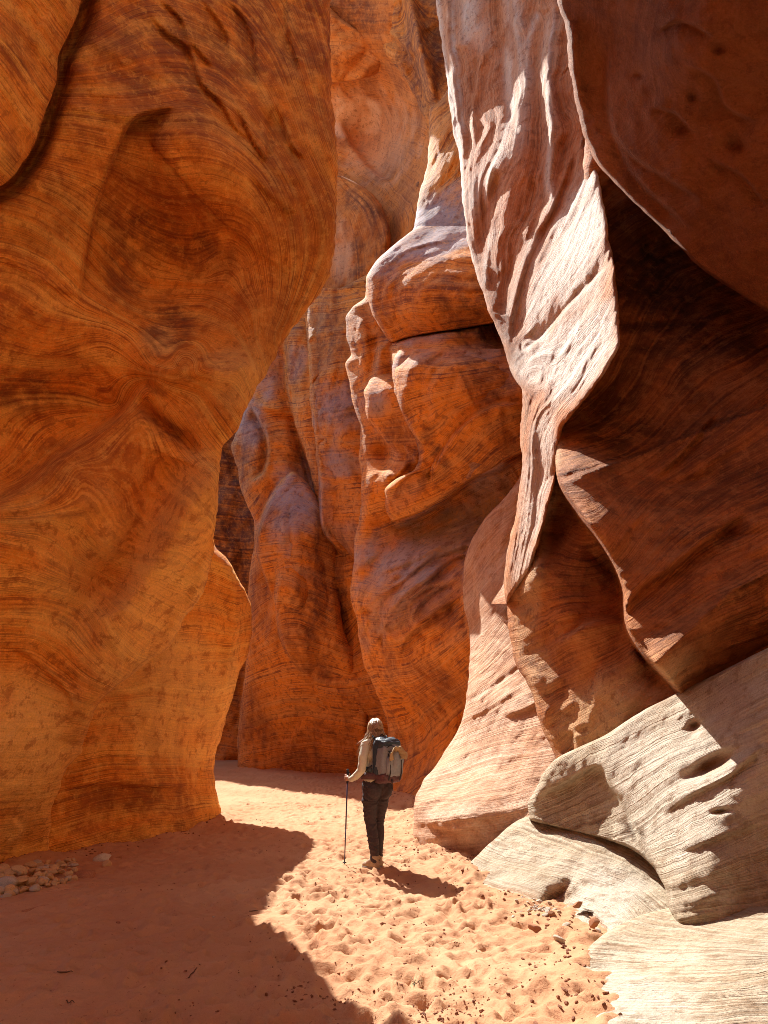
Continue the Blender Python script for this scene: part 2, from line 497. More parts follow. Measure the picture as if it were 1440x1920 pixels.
ROCKS = []
ROCKS.append((dict(name='canyon_wall', jag=5.0, billow=(0.16, 0.55, 0.4), rows=(-620, 1700), warp=0.025,
    label='huge glowing orange canyon wall bulging over the sand on the left, with a dark stained bowl',
    left=[(-620, -560), (1700, -560)],
    right=[(-620, 650), (-200, 632), (0, 622), (135, 620), (240, 627), (310, 632), (400, 631), (480, 625), (520, 615), (555, 595), (595, 565), (645, 530),
           (700, 500), (750, 470), (805, 445), (845, 414), (900, 410), (960, 406), (1020, 402), (1060, 395), (1120, 375), (1160, 345), (1210, 320),
           (1240, 280), (1305, 200), (1340, 175), (1405, 155), (1450, 120), (1485, 107), (1525, 97), (1560, 95), (1700, 90)],
    depth=[(-560, -600, 6.4), (-560, 300, 6.0), (-560, 900, 6.0), (-560, 1700, 6.8), (0, -600, 8.9), (400, -600, 10.6), (650, -600, 12),
           (0, 0, 7.8), (0, 400, 7.6), (0, 650, 7.9), (0, 800, 8.3), (0, 930, 7.7), (0, 1200, 7.6), (0, 1450, 7.9), (0, 1625, 8.5), (0, 1700, 8.6),
           (150, 0, 8.4), (150, 300, 8.2), (150, 560, 8.3), (150, 750, 8.7), (150, 900, 8.0), (150, 1100, 8.1), (150, 1300, 8.6), (100, 1600, 9.35),
           (300, 0, 9.2), (300, 250, 8.7), (300, 400, 9.1), (300, 550, 8.9), (300, 680, 8.5), (280, 720, 8.6), (300, 900, 8.35), (300, 1050, 8.5), (280, 1200, 8.9),
           (450, 0, 10), (450, 250, 9.3), (450, 400, 9.0), (450, 550, 9.0), (460, 680, 8.9), (420, 780, 8.6), (380, 900, 8.3), (380, 1000, 8.4),
           (600, 0, 10.6), (600, 200, 10.0), (600, 400, 9.6), (590, 520, 9.7)],
    calm=[(300, 60, 420, 190, 0, 0.75), (90, 600, 170, 120, 0, 0.7), (370, 300, 90, 80, 0, 0.9), (320, 500, 190, 170, 0, 0.55), (300, 680, 160, 60, 0, 0.6), (60, 1400, 120, 170, 0, 0.6), (330, 700, 120, 50, 0, 0.5), (280, 840, 150, 120, 0, 0.75), (520, 120, 120, 200, 0, 0.5)],
    wrap_right=(2.4, 320), round=(18, 0.28), noise=0.16, nfreq=0.8, ridged=(0.034, 5.0),
    guides=[(0, [(-400, 1640), (0, 1620), (100, 1600)]), (150, [(-400, 1480), (0, 1440), (80, 1440), (140, 1400)]),
            (330, [(-400, 1280), (0, 1240), (80, 1260), (150, 1300)]), (480, [(-400, 1100), (0, 1085), (90, 1100), (165, 1125), (210, 1190), (250, 1230)]),
            (580, [(-400, 990), (0, 985), (100, 1000), (165, 1050), (250, 1085), (330, 1110)]),
            (650, [(140, 880), (220, 880), (280, 930), (330, 990), (395, 1000)]),
            (730, [(-300, 920), (0, 930), (120, 850), (230, 770), (280, 715)]), (725, [(292, 742), (330, 800), (370, 850), (405, 885)]), (900, [(345, 690), (400, 760), (430, 800)]),
            (860, [(-300, 780), (0, 740), (120, 740), (220, 760)]), (1000, [(0, 640), (100, 660), (200, 640), (280, 700)]),
            (1100, [(0, 480), (80, 510), (150, 570), (250, 620), (330, 690), (450, 705)]),
            (1250, [(170, 470), (260, 560), (380, 560), (450, 600), (480, 660)]), (1330, [(180, 410), (280, 480), (380, 520), (440, 500), (480, 610)]),
            (1400, [(200, 330), (310, 400), (400, 400), (480, 430), (505, 560), (490, 640)]),
            (1550, [(150, 200), (250, 210), (400, 210), (520, 330), (560, 480), (520, 640)]),
            (1720, [(0, 100), (150, 90), (300, 30), (450, 100), (560, 300), (610, 450), (540, 630)]), (2300, [(0, -600), (600, -600)])],
    strokes=[('ridge', [(170, -40), (160, 20), (142, 68), (120, 114), (116, 154), (96, 215), (76, 275), (50, 318), (22, 350), (-40, 385)], 15, -0.7), ('bump', 320, 520, 150, 130, 20, -0.85), ('bump', 370, 300, 80, 75, 0, 0.45), ('bump', 365, 300, 34, 30, 0, -0.10),
             ('step', [(150, 570), (160, 480), (185, 380), (215, 290), (250, 225), (330, 200)], 0.20, 60, 0.50, 110),
             ('step', [(275, 20), (310, 62), (352, 92), (375, 155), (412, 192), (440, 240), (470, 262)], 0.06, 30, 0.14, 30),
             ('step', [(360, 80), (372, 98), (398, 126)], 0.06, 20, 0.10, 20), ('step', [(430, 0), (468, 60), (480, 140), (470, 165)], 0.06, 30, 0.12, 26),
             ('step', [(440, 195), (470, 258), (496, 296), (500, 262), (494, 200)], 0.06, 22, 0.12, 22), ('step', [(380, 0), (420, 60), (428, 100)], 0.06, 26, 0.10, 22),
             ('step', [(520, 195), (542, 268), (572, 300)], 0.06, 24, 0.14, 24), ('step', [(540, 0), (538, 60), (560, 130), (548, 138)], 0.06, 24, 0.12, 24),
             ('step', [(300, 0), (340, 40), (352, 90)], 0.06, 30, 0.08, 25), ('step', [(470, 330), (520, 380), (560, 400)], 0.04, 30, 0.08, 30),
             ('step', [(285, 712), (210, 790), (100, 862), (0, 935), (-150, 1010)], 0.30, 70, 0.65, 120, 9), ('step', [(0, 480), (70, 525), (150, 560)], 0.03, 60, 0.05, 30),
             ('step', [(40, 650), (70, 668), (130, 668), (190, 690), (220, 740)], 0.06, 40, 0.05, 30),
             ('ridge', [(280, 714), (340, 690), (430, 692), (470, 670)], 30, 0.36), ('ridge', [(500, 540), (478, 640), (440, 730), (410, 820)], 30, 0.15),
             ('ridge', [(255, 748), (300, 790), (345, 822), (368, 856)], 14, -0.36), ('ridge', [(410, 880), (350, 960), (300, 1050), (220, 1180), (185, 1300), (160, 1400)], 50, 0.5), ('ridge', [(330, 860), (290, 960), (240, 1060), (200, 1120)], 40, -0.34), ('ridge', [(140, 960), (170, 1060), (210, 1150)], 40, -0.2),
             ('step', [(0, 1212), (40, 1222), (90, 1262), (132, 1310), (130, 1340)], 0.05, 40, 0.08, 60),
             ('step', [(0, 1600), (40, 1560), (20, 1530)], 0.05, 30, 0.06, 30), ('bump', 60, 1420, 120, 160, 0, 0.2)],
    stains=[(300, 40, 480, 230, 0, 0.85), (60, 380, 160, 150, 0, 0.35), (40, 580, 160, 120, 0, 0.4), (480, 260, 90, 180, -10, 0.3), (310, 440, 125, 60, 20, 0.9), (225, 530, 45, 75, -20, 0.9), (320, 612, 60, 58, 25, 1.0), (60, 740, 120, 60, 5, 0.75), (310, 800, 55, 18, 40, 0.9),  # first blob darkens the wall top, bowl patches are varnish
            (300, 735, 22, 12, 40, 0.8), (250, 70, 60, 35, 20, 0.45), (90, 855, 60, 30, -30, 0.5), (390, 220, 90, 40, 0, 0.3), (40, 90, 60, 40, 0, 0.2)],
    pales=[(60, 1400, 130, 170, 0, 0.8), (280, 1150, 200, 200, 0, 0.5), (120, 1000, 200, 60, 20, 0.3), (440, 700, 60, 60, 0, 0.5), (380, 920, 60, 120, 0, 0.4), (300, 640, 30, 26, 0, 0.9)]), M_LEFT, 'rock wall'))  # bleached stone, with bounce glow painted on the lower wall and right edge

ROCKS.append((dict(name='rock_slab', billow=(0.12, 0.8, 0.6), rows=(-620, 372), label='brown rock slab set off by a dark slanting crack in the upper left corner',
    left=[(-620, -560), (372, -560)], right=[(-620, 260), (-200, 190), (0, 152), (15, 148), (60, 130), (110, 108), (150, 105), (210, 85), (270, 65), (310, 40), (340, 14), (358, -20), (372, -60)],
    depth=[(-560, -600, 5.4), (-560, 370, 5.2), (0, -600, 7.6), (0, 0, 7.0), (100, 0, 7.5), (150, 0, 7.9), (80, 200, 7.5), (0, 340, 7.2), (0, 200, 7.0), (200, -600, 8.6)],
    wrap_right=(1.2, 30), round=(22, 0.25), noise=0.1, nfreq=0.9, ridged=(0.012, 6.0), dip=20,
    strokes=[('step', [(100, 0), (70, 60), (60, 110)], 0.03, 30, 0.03, 30)], stains=[(40, 100, 50, 60, 0, 0.5), (30, 260, 25, 50, 20, 0.5)]), M_LEFT, 'rock slab'))

ROCKS.append((dict(name='buttress', billow=(0.10, 0.7, 0.5), rows=(780, 1640), label='banded orange rock buttress behind the left wall, rounded where it meets the sand',
    left=[(780, 60), (1640, 40)],
    right=[(780, 290), (860, 330), (930, 362), (985, 384), (1005, 396), (1025, 404), (1045, 424), (1080, 444), (1115, 464), (1150, 472), (1185, 471), (1230, 464), (1265, 446), (1300, 438), (1335, 426), (1380, 415),
           (1420, 403), (1450, 401), (1490, 407), (1525, 414), (1550, 408), (1640, 400)],
    depth=[(60, 780, 11.4), (290, 780, 12.2), (60, 980, 10.6), (60, 1640, 9.3), (240, 1585, 9.95), (350, 1567, 10.75), (400, 1550, 11.7), (300, 1300, 10.9), (400, 1300, 12.0), (430, 1150, 12.7), (400, 1050, 12.4),
           (350, 1150, 11.4), (440, 1250, 12.8), (400, 1450, 12.4), (200, 1400, 10.1), (200, 1500, 9.95), (340, 1480, 10.9), (120, 1590, 9.4)],
    wrap_right=(1.4, 120), round=(22, 0.5), noise=0.1, nfreq=0.9, ridged=(0.045, 5.0),
    guides=[(0, [(60, 1640), (240, 1600), (410, 1570)]), (80, [(100, 1540), (250, 1510), (410, 1500)]), (180, [(110, 1440), (250, 1420), (400, 1430)]),
            (300, [(180, 1320), (280, 1310), (380, 1320), (430, 1310)]), (400, [(240, 1240), (320, 1220), (400, 1230), (460, 1220)]), (500, [(300, 1150), (380, 1140), (440, 1160), (470, 1150)]),
            (590, [(350, 1060), (400, 1060), (440, 1080)])],
    strokes=[('ridge', [(395, 1030), (432, 1080), (442, 1150), (432, 1240), (420, 1300)], 12, 0.18), ('step', [(110, 1480), (200, 1470), (330, 1478), (400, 1470)], 0.05, 30, 0.08, 40),
             ('bump', 250, 1530, 160, 50, -8, -0.15), ('step', [(150, 1565), (250, 1545), (400, 1500)], -0.02, 30, -0.06, 40)],
    pales=[(330, 1300, 130, 150, 0, 0.6)], stains=[(230, 1500, 140, 30, -4, 0.6), (300, 1560, 110, 16, -6, 0.55)]), M_LEFT, 'rock buttress'))

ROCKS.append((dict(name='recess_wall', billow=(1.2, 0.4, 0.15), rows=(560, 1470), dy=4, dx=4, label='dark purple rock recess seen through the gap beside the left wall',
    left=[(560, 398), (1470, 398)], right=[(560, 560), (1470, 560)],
    depth=[(250, 560, 34), (560, 560, 33), (250, 1470, 33), (560, 1470, 30), (400, 1000, 32), (430, 800, 31)], stains=[(440, 950, 120, 260, 0, 1.0)], noise=0.5, nfreq=0.3, ridged=(0.06, 2.5), dip=8), M_MID, 'rock wall'))  # one blob darkens the whole gap

ROCKS.append((dict(name='fluted_wall', billow=(0.5, 0.55, 0.2), rows=(500, 1480), label='purple and orange wall of rounded rock columns behind the hiker',
    left=[(500, 712), (525, 668), (545, 630), (565, 590), (590, 540), (640, 480), (747, 464), (775, 458), (817, 440), (838, 433), (883, 446), (907, 449), (949, 463), (977, 476), (1011, 478), (1039, 473),
          (1091, 466), (1150, 462), (1230, 462), (1300, 455), (1350, 448), (1400, 446), (1430, 446), (1480, 446)],
    right=[(500, 760), (1000, 780), (1480, 800)],
    depth=[(560, 300, 27), (760, 300, 26), (405, 1415, 26.5), (500, 1440, 25.0), (600, 1447, 24), (700, 1447, 23.2), (790, 1475, 20.5), (450, 850, 27.5), (500, 760, 26.5), (560, 650, 25.2),
           (620, 600, 24.3), (640, 800, 23.5), (640, 1000, 23.4), (560, 900, 25.2), (520, 1000, 24.3), (560, 1200, 23.8), (480, 1200, 25.2), (640, 1200, 23.8), (720, 1300, 21.8), (780, 1000, 22), (780, 600, 23.5)],
    wrap_left=(3.0, 30), round=(16, 0.5), noise=0.25, nfreq=0.45, ridged=(0.05, 2.2),
    guides=[(0, [(400, 1440), (500, 1440), (700, 1450)]), (100, [(420, 1330), (520, 1300), (620, 1330), (700, 1330)]), (220, [(440, 1200), (540, 1180), (620, 1220), (680, 1160)]),
            (340, [(470, 1060), (540, 1050), (600, 1080), (660, 1080)]), (440, [(480, 980), (540, 920), (580, 980), (650, 960)]), (560, [(450, 850), (530, 830), (600, 850), (670, 850)]),
            (680, [(470, 740), (550, 720), (600, 740), (660, 720)]), (800, [(520, 620), (600, 610), (660, 600)]), (1000, [(560, 400), (700, 400)])],
    strokes=[('step', [(572, 570), (578, 680), (586, 790), (597, 900), (600, 985), (625, 1022), (662, 1050)], 1.05, 30, 2.31, 30, 3),
             ('step', [(530, 630), (536, 720), (556, 800), (585, 900), (596, 960)], 0.63, 24, 1.05, 22, 3),
             ('step', [(466, 752), (500, 820), (496, 880), (470, 905)], 0.53, 20, 1.05, 24, 3), ('step', [(533, 890), (508, 930), (491, 972), (478, 1030), (500, 1100), (520, 1180)], 1.05, 40, 1.05, 20, 3),
             ('step', [(520, 1060), (516, 1130), (525, 1200), (560, 1270)], 0.63, 40, 0.84, 22, 3),
             ('step', [(470, 758), (500, 768), (545, 780), (580, 785)], 0.25, 20, 0.21, 20), ('step', [(590, 832), (620, 826), (672, 838)], 0.31, 20, 0.21, 20), ('step', [(578, 725), (610, 700), (650, 690)], 0.42, 24, 0.31, 20),
             ('bump', 545, 1010, 42, 90, 0, 1.05), ('bump', 630, 920, 36, 75, 0, 0.75), ('bump', 625, 770, 34, 60, 0, 0.60), ('bump', 560, 1130, 42, 60, 0, 0.75), ('bump', 610, 640, 36, 50, 0, 0.60),
             ('bump', 570, 1230, 40, 70, -20, 0.75), ('bump', 620, 1130, 30, 90, 0, -0.90), ('bump', 480, 850, 22, 50, 0, 0.60), ('bump', 640, 1290, 50, 60, 0, 0.52),
             ('step', [(410, 1395), (450, 1330), (520, 1300), (600, 1330)], 0.31, 60, 0.42, 40)],
    stains=[(560, 1160, 50, 60, 0, 0.5), (620, 1120, 36, 90, 0, 0.8), (640, 780, 30, 50, 0, 0.5), (480, 840, 30, 80, 0, 0.5), (470, 1390, 70, 25, 0, 0.5)],
    pales=[(560, 960, 60, 80, 0, 0.7), (630, 770, 30, 60, 0, 0.6), (470, 790, 30, 60, 0, 0.7), (640, 870, 30, 30, 0, 0.5), (500, 700, 30, 60, 0, 0.6)]), M_MID, 'rock wall'))

ROCKS.append((dict(name='upper_cliff', billow=(0.25, 0.3, 0.2), rows=(-620, 640), label='bright orange alcove high above the gap between the two walls',
    left=[(-620, 607), (420, 607), (640, 520)], right=[(-620, 920), (0, 900), (640, 800)],
    depth=[(540, -600, 30), (920, -600, 26), (540, 640, 27.5), (800, 640, 24.5), (620, 0, 28), (720, 50, 26.5), (800, 100, 24.5), (860, 100, 23.5), (700, 230, 30), (640, 230, 31), (790, 260, 26), (720, 330, 28.5), (740, 440, 26.5),
           (650, 480, 27), (760, 400, 25.5), (640, 560, 26.5), (820, 300, 24)],
    noise=0.3, nfreq=0.4, ridged=(0.05, 2.0), wrap_left=(2.0, 20),
    guides=[(0, [(630, 640), (690, 600)]), (100, [(640, 560), (680, 500), (690, 440), (650, 390), (625, 370)]), (160, [(690, 540), (720, 460), (700, 400), (640, 340)]), (220, [(730, 470), (760, 420), (720, 360), (640, 300)]),
            (330, [(620, 230), (700, 235), (790, 260)]), (430, [(620, 160), (720, 140), (780, 170)]), (520, [(620, 60), (720, 60), (820, 60)]), (1100, [(600, -600), (880, -600)])],
    strokes=[('bump', 700, 250, 80, 100, 0, -1.4), ('step', [(640, 225), (660, 270), (700, 320), (750, 352)], -0.2, 60, -0.5, 60, 4)],
    stains=[(665, 25, 60, 40, 30, 0.9)],
    pales=[(655, 215, 70, 40, 5, 0.95), (710, 260, 70, 80, 0, 0.45)]), M_FAR, 'rock wall'))  # bounce light in the alcove painted as paler rock

ROCKS.append((dict(name='stepped_wall', billow=(0.55, 0.5, 0.38), rows=(150, 1540), label='tall wall of stacked rounded bulges, orange below and grey banded above, right of the hiker',
    left=[(150, 850), (190, 824), (205, 806), (240, 803), (300, 803), (350, 790), (390, 781), (430, 774), (445, 760), (470, 730), (500, 700), (525, 687), (555, 686), (578, 660), (600, 648),
          (640, 652), (664, 658), (682, 648), (713, 654), (768, 665), (803, 677), (855, 672), (890, 678), (960, 676), (1004, 666), (1046, 663), (1115, 658), (1160, 668), (1240, 680), (1290, 702),
          (1340, 720), (1370, 727), (1420, 726), (1460, 722), (1540, 716)],
    right=[(150, 960), (500, 1010), (800, 1060), (1000, 1060), (1200, 1000), (1300, 970), (1540, 930)],
    depth=[(880, 380, 18.8), (770, 445, 19.4), (880, 445, 18.0), (710, 495, 18.6), (800, 495, 17.1), (890, 495, 16.3), (960, 495, 15.9), (710, 560, 18.4), (800, 560, 16.7), (890, 560, 16.0), (960, 560, 15.6), (720, 620, 18.8), (800, 620, 17.3), (890, 620, 16.7), (960, 620, 16.3),
           (745, 648, 17.5), (800, 645, 17.0), (890, 640, 16.4), (960, 640, 16.0), (752, 690, 16.6), (800, 690, 15.9), (880, 685, 15.3), (960, 690, 14.9), (790, 800, 16.2), (870, 800, 15.3), (950, 800, 14.8), (810, 880, 16.9), (880, 880, 16.2), (960, 870, 15.6), (760, 960, 18.2), (830, 960, 17.4), (900, 950, 16.7), (970, 930, 16.0),
           (700, 1020, 18.2), (780, 1020, 17.0), (870, 1020, 15.9), (680, 1100, 17.4), (760, 1100, 16.1), (850, 1100, 15.1), (680, 1180, 17.1), (760, 1180, 15.7), (850, 1180, 14.8), (700, 1280, 17.6), (770, 1280, 16.2), (850, 1280, 15.2), (735, 1360, 18.1), (790, 1360, 16.9), (850, 1360, 15.6), (735, 1440, 18.0), (790, 1440, 16.4), (830, 1440, 14.8),
           (775, 1500, 15.6), (730, 1490, 17.6), (660, 600, 19.6), (690, 640, 18.9), (700, 700, 18.4), (680, 760, 18.7), (705, 800, 18.2), (680, 900, 18.4), (720, 930, 17.7), (930, 1540, 13.5), (960, 1300, 13.5), (1050, 1000, 14.4), (1050, 600, 14.4), (960, 150, 19), (860, 300, 20), (810, 250, 21.5), (950, 1100, 14.0)],
    wrap_left=(3.0, 40), round=(20, 0.6), noise=0.2, nfreq=0.5, ridged=(0.045, 3.2),
    guides=[(0, [(720, 1450), (800, 1400), (860, 1340)]), (100, [(690, 1300), (780, 1290), (870, 1220)]), (200, [(670, 1200), (760, 1190), (870, 1120)]), (300, [(665, 1080), (750, 1090), (830, 1020), (950, 960)]),
            (400, [(680, 1000), (760, 980), (850, 930), (980, 860)]), (520, [(690, 860), (800, 860), (880, 780), (980, 750)]), (680, [(670, 720), (750, 690), (850, 690), (980, 670)]), (800, [(660, 620), (740, 600), (930, 590)]),
            (920, [(690, 520), (760, 480), (840, 470), (920, 480)]), (1000, [(770, 430), (830, 390), (890, 380)]), (1080, [(800, 330), (840, 260), (880, 220)])],
    strokes=[('step', [(700, 1215), (735, 1160), (790, 1110), (850, 1085)], 0.12, 30, 0.22, 24), ('step', [(745, 1240), (770, 1190), (830, 1140), (870, 1120)], 0.12, 34, 0.22, 24), ('step', [(800, 1090), (850, 1050), (930, 1030)], 0.1, 26, 0.18, 20), ('step', [(820, 1000), (880, 985), (950, 950)], 0.1, 26, 0.15, 20),
             ('step', [(880, 1010), (872, 1060), (868, 1120), (880, 1200)], 0.2, 40, 0.25, 20, 3), ('step', [(770, 1290), (800, 1300), (850, 1290)], 0.1, 40, -0.1, 40, 4), ('step', [(735, 648), (785, 630), (860, 617), (930, 603)], -0.32, 60, -0.88, 70, 3), ('step', [(700, 600), (692, 560), (698, 515), (740, 482), (800, 470), (880, 474)], 0.16, 30, -0.56, 50, 4),
             ('step', [(735, 655), (738, 720), (750, 770), (775, 815), (800, 850)], 0.56, 60, 1.12, 34, 3), ('step', [(690, 778), (730, 810), (765, 850), (790, 890)], 0.24, 26, 0.24, 22, 3), ('bump', 722, 850, 24, 36, -15, -0.77),
             ('step', [(990, 850), (940, 882), (890, 895), (855, 925), (800, 962), (735, 985)], -0.56, 50, -0.72, 100, 3), ('step', [(985, 760), (910, 768), (850, 815), (805, 880), (800, 930)], 0.48, 80, 0.40, 30, 3),
             ('step', [(728, 910), (750, 890), (770, 870)], 0.32, 20, 0.32, 16), ('step', [(930, 900), (915, 955), (885, 1030)], 0.13, 30, 0.16, 20), ('step', [(690, 1140), (750, 1095), (820, 1045), (960, 1000)], 0.10, 30, 0.16, 30),
             ('step', [(720, 1170), (770, 1110), (850, 1060)], 0.13, 30, 0.19, 26), ('step', [(768, 1170), (800, 1120), (870, 1080)], 0.13, 30, 0.19, 26), ('step', [(700, 1080), (760, 1060), (860, 1010)], 0.08, 30, 0.11, 26),
             ('step', [(665, 1155), (690, 1140), (715, 1160), (720, 1220)], 0.24, 30, 0.24, 24), ('step', [(750, 1270), (790, 1340), (815, 1400), (822, 1440)], 0.19, 40, 0.32, 60, 6),
             ('step', [(680, 1250), (740, 1300), (790, 1330)], 0.16, 40, 0.19, 40, 6), ('bump', 690, 620, 26, 30, 0, 0.56), ('bump', 700, 700, 24, 40, 20, 0.42), ('ridge', [(660, 580), (690, 600), (700, 660), (690, 720)], 10, -0.4),
             ('bump', 870, 720, 90, 60, 0, 0.35), ('bump', 800, 1230, 80, 60, 0, 0.28)],
    stains=[(900, 690, 60, 60, 0, 0.7), (880, 540, 60, 70, 0, 0.6), (790, 830, 14, 46, 35, 0.7), (825, 850, 14, 46, -30, 0.7), (740, 800, 40, 40, 0, 0.3), (850, 1160, 50, 26, 0, 0.6), (800, 1150, 60, 40, -30, 0.4), (930, 830, 40, 60, 0, 0.4)],
    pales=[(820, 420, 100, 60, -35, 0.95), (830, 625, 100, 16, -8, 0.8), (860, 665, 100, 18, -8, 0.5), (820, 1020, 170, 60, -20, 0.95), (780, 1120, 120, 50, -30, 0.6), (930, 920, 60, 60, 0, 0.7), (700, 760, 30, 40, 0, 0.6)]), M_MID, 'rock wall'))  # lilac tops: skylight on upward faces painted in with the varnish

ROCKS.append((dict(name='sloping_rock', billow=(0.16, 0.8, 0.6), rows=(835, 1680), label='pale pinkish rock slope sweeping down to the sand just right of the hiker',
    left=[(835, 990), (870, 985), (910, 965), (950, 930), (985, 900), (1020, 882), (1060, 869), (1130, 870), (1200, 881), (1280, 877), (1340, 868), (1385, 850), (1430, 820), (1470, 790), (1510, 776), (1560, 775), (1600, 786), (1680, 800)],
    right=[(835, 1010), (1000, 1080), (1300, 1120), (1450, 1100), (1680, 1060)],
    depth=[(785, 1600, 9.35), (870, 1615, 8.9), (776, 1510, 10.0), (850, 1385, 11.6), (875, 1200, 13.1), (870, 1050, 14.2), (1000, 1350, 9.9), (1000, 1450, 9.2), (1040, 1250, 10.6), (960, 1150, 12.0), (960, 1050, 12.9),
           (950, 1540, 8.8), (1000, 1480, 9.0), (1100, 1500, 8.6), (1080, 1000, 12.4), (1060, 1680, 8.0), (800, 1680, 8.9), (980, 840, 13.6), (1080, 840, 13.2), (880, 1500, 9.4), (900, 1300, 11.4)],
    wrap_left=(2.0, 50), round=(24, 0.45), noise=0.1, nfreq=0.9, ridged=(0.028, 5.0),
    guides=[(0, [(780, 1590), (870, 1610), (1000, 1560)]), (80, [(780, 1510), (880, 1490), (1010, 1460)]), (180, [(820, 1430), (920, 1390), (1030, 1370)]), (300, [(870, 1330), (940, 1280), (1010, 1240)]),
            (420, [(880, 1220), (930, 1150), (980, 1100)]), (520, [(870, 1100), (920, 1030)])],
    strokes=[('step', [(880, 1040), (895, 1130), (905, 1200), (900, 1260)], 0.15, 30, 0.2, 20, 4), ('step', [(945, 1345), (990, 1330), (1040, 1300)], 0.08, 30, 0.1, 30), ('step', [(800, 1545), (850, 1560), (900, 1550)], 0.05, 20, 0.06, 24), ('bump', 870, 1530, 70, 40, 0, 0.2)],
    stains=[(930, 1250, 60, 40, -30, 0.45), (1000, 1390, 40, 30, -30, 0.5), (930, 1130, 20, 50, 20, 0.5), (800, 1560, 50, 20, 0, 0.4)]), M_FOOT, 'rock slope'))

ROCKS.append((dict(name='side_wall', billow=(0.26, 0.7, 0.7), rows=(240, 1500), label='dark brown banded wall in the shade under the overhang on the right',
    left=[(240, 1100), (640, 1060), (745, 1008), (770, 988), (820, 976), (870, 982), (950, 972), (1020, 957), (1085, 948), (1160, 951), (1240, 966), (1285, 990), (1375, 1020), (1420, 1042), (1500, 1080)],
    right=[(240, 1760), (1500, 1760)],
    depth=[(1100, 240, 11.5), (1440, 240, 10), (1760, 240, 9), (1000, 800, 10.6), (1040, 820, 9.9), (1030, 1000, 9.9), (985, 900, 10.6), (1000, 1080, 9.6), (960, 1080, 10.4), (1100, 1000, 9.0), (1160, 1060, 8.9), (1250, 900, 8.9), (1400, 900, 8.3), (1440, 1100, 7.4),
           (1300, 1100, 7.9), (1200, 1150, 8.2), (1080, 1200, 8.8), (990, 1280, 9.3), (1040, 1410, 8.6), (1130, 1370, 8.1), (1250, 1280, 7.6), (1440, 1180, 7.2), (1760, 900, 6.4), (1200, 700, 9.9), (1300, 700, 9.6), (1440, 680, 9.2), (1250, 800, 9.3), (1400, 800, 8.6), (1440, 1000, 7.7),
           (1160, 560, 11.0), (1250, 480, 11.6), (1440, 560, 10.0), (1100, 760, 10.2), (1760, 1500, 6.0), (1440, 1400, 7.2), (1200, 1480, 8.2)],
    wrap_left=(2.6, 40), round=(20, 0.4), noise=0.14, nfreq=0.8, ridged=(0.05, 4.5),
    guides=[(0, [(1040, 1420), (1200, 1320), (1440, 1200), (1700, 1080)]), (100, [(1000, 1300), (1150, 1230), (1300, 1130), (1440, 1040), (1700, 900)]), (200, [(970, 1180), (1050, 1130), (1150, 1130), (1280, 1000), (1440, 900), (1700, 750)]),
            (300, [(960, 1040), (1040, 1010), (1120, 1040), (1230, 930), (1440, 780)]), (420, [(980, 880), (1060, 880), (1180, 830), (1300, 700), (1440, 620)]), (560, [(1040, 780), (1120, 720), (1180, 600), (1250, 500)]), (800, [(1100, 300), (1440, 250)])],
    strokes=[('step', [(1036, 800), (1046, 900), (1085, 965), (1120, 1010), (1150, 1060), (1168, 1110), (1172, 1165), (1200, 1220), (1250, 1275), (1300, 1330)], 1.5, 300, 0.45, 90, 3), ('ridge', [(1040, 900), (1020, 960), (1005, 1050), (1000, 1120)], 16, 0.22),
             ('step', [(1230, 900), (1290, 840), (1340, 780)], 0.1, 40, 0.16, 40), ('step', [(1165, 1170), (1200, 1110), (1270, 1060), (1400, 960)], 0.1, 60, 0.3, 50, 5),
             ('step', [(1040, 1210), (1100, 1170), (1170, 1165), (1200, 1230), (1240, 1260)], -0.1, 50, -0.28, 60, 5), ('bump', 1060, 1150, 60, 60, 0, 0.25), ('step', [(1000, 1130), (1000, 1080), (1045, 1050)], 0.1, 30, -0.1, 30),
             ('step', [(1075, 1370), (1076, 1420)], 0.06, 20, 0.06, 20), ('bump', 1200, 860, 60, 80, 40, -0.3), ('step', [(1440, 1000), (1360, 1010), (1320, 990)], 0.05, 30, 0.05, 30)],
    stains=[(1300, 560, 260, 170, 25, 1.0), (1340, 880, 200, 200, 0, 0.6), (1360, 1120, 160, 70, -30, 0.5), (1160, 800, 75, 110, 0, 0.95), (1130, 1060, 50, 50, 0, 0.5), (1280, 1180, 120, 40, -35, 0.5), (1310, 920, 100, 40, -40, 0.6), (1300, 600, 200, 120, 30, 0.5)],  # deep shade of the cave painted dark here, along with varnish
    pales=[(1010, 1000, 26, 120, 10, 0.8), (985, 1130, 26, 120, 0, 0.5), (1030, 850, 30, 60, 0, 0.6), (1150, 1330, 150, 60, -30, 0.7), (1010, 1260, 30, 60, 0, 0.5)]), M_DARK, 'rock wall'))

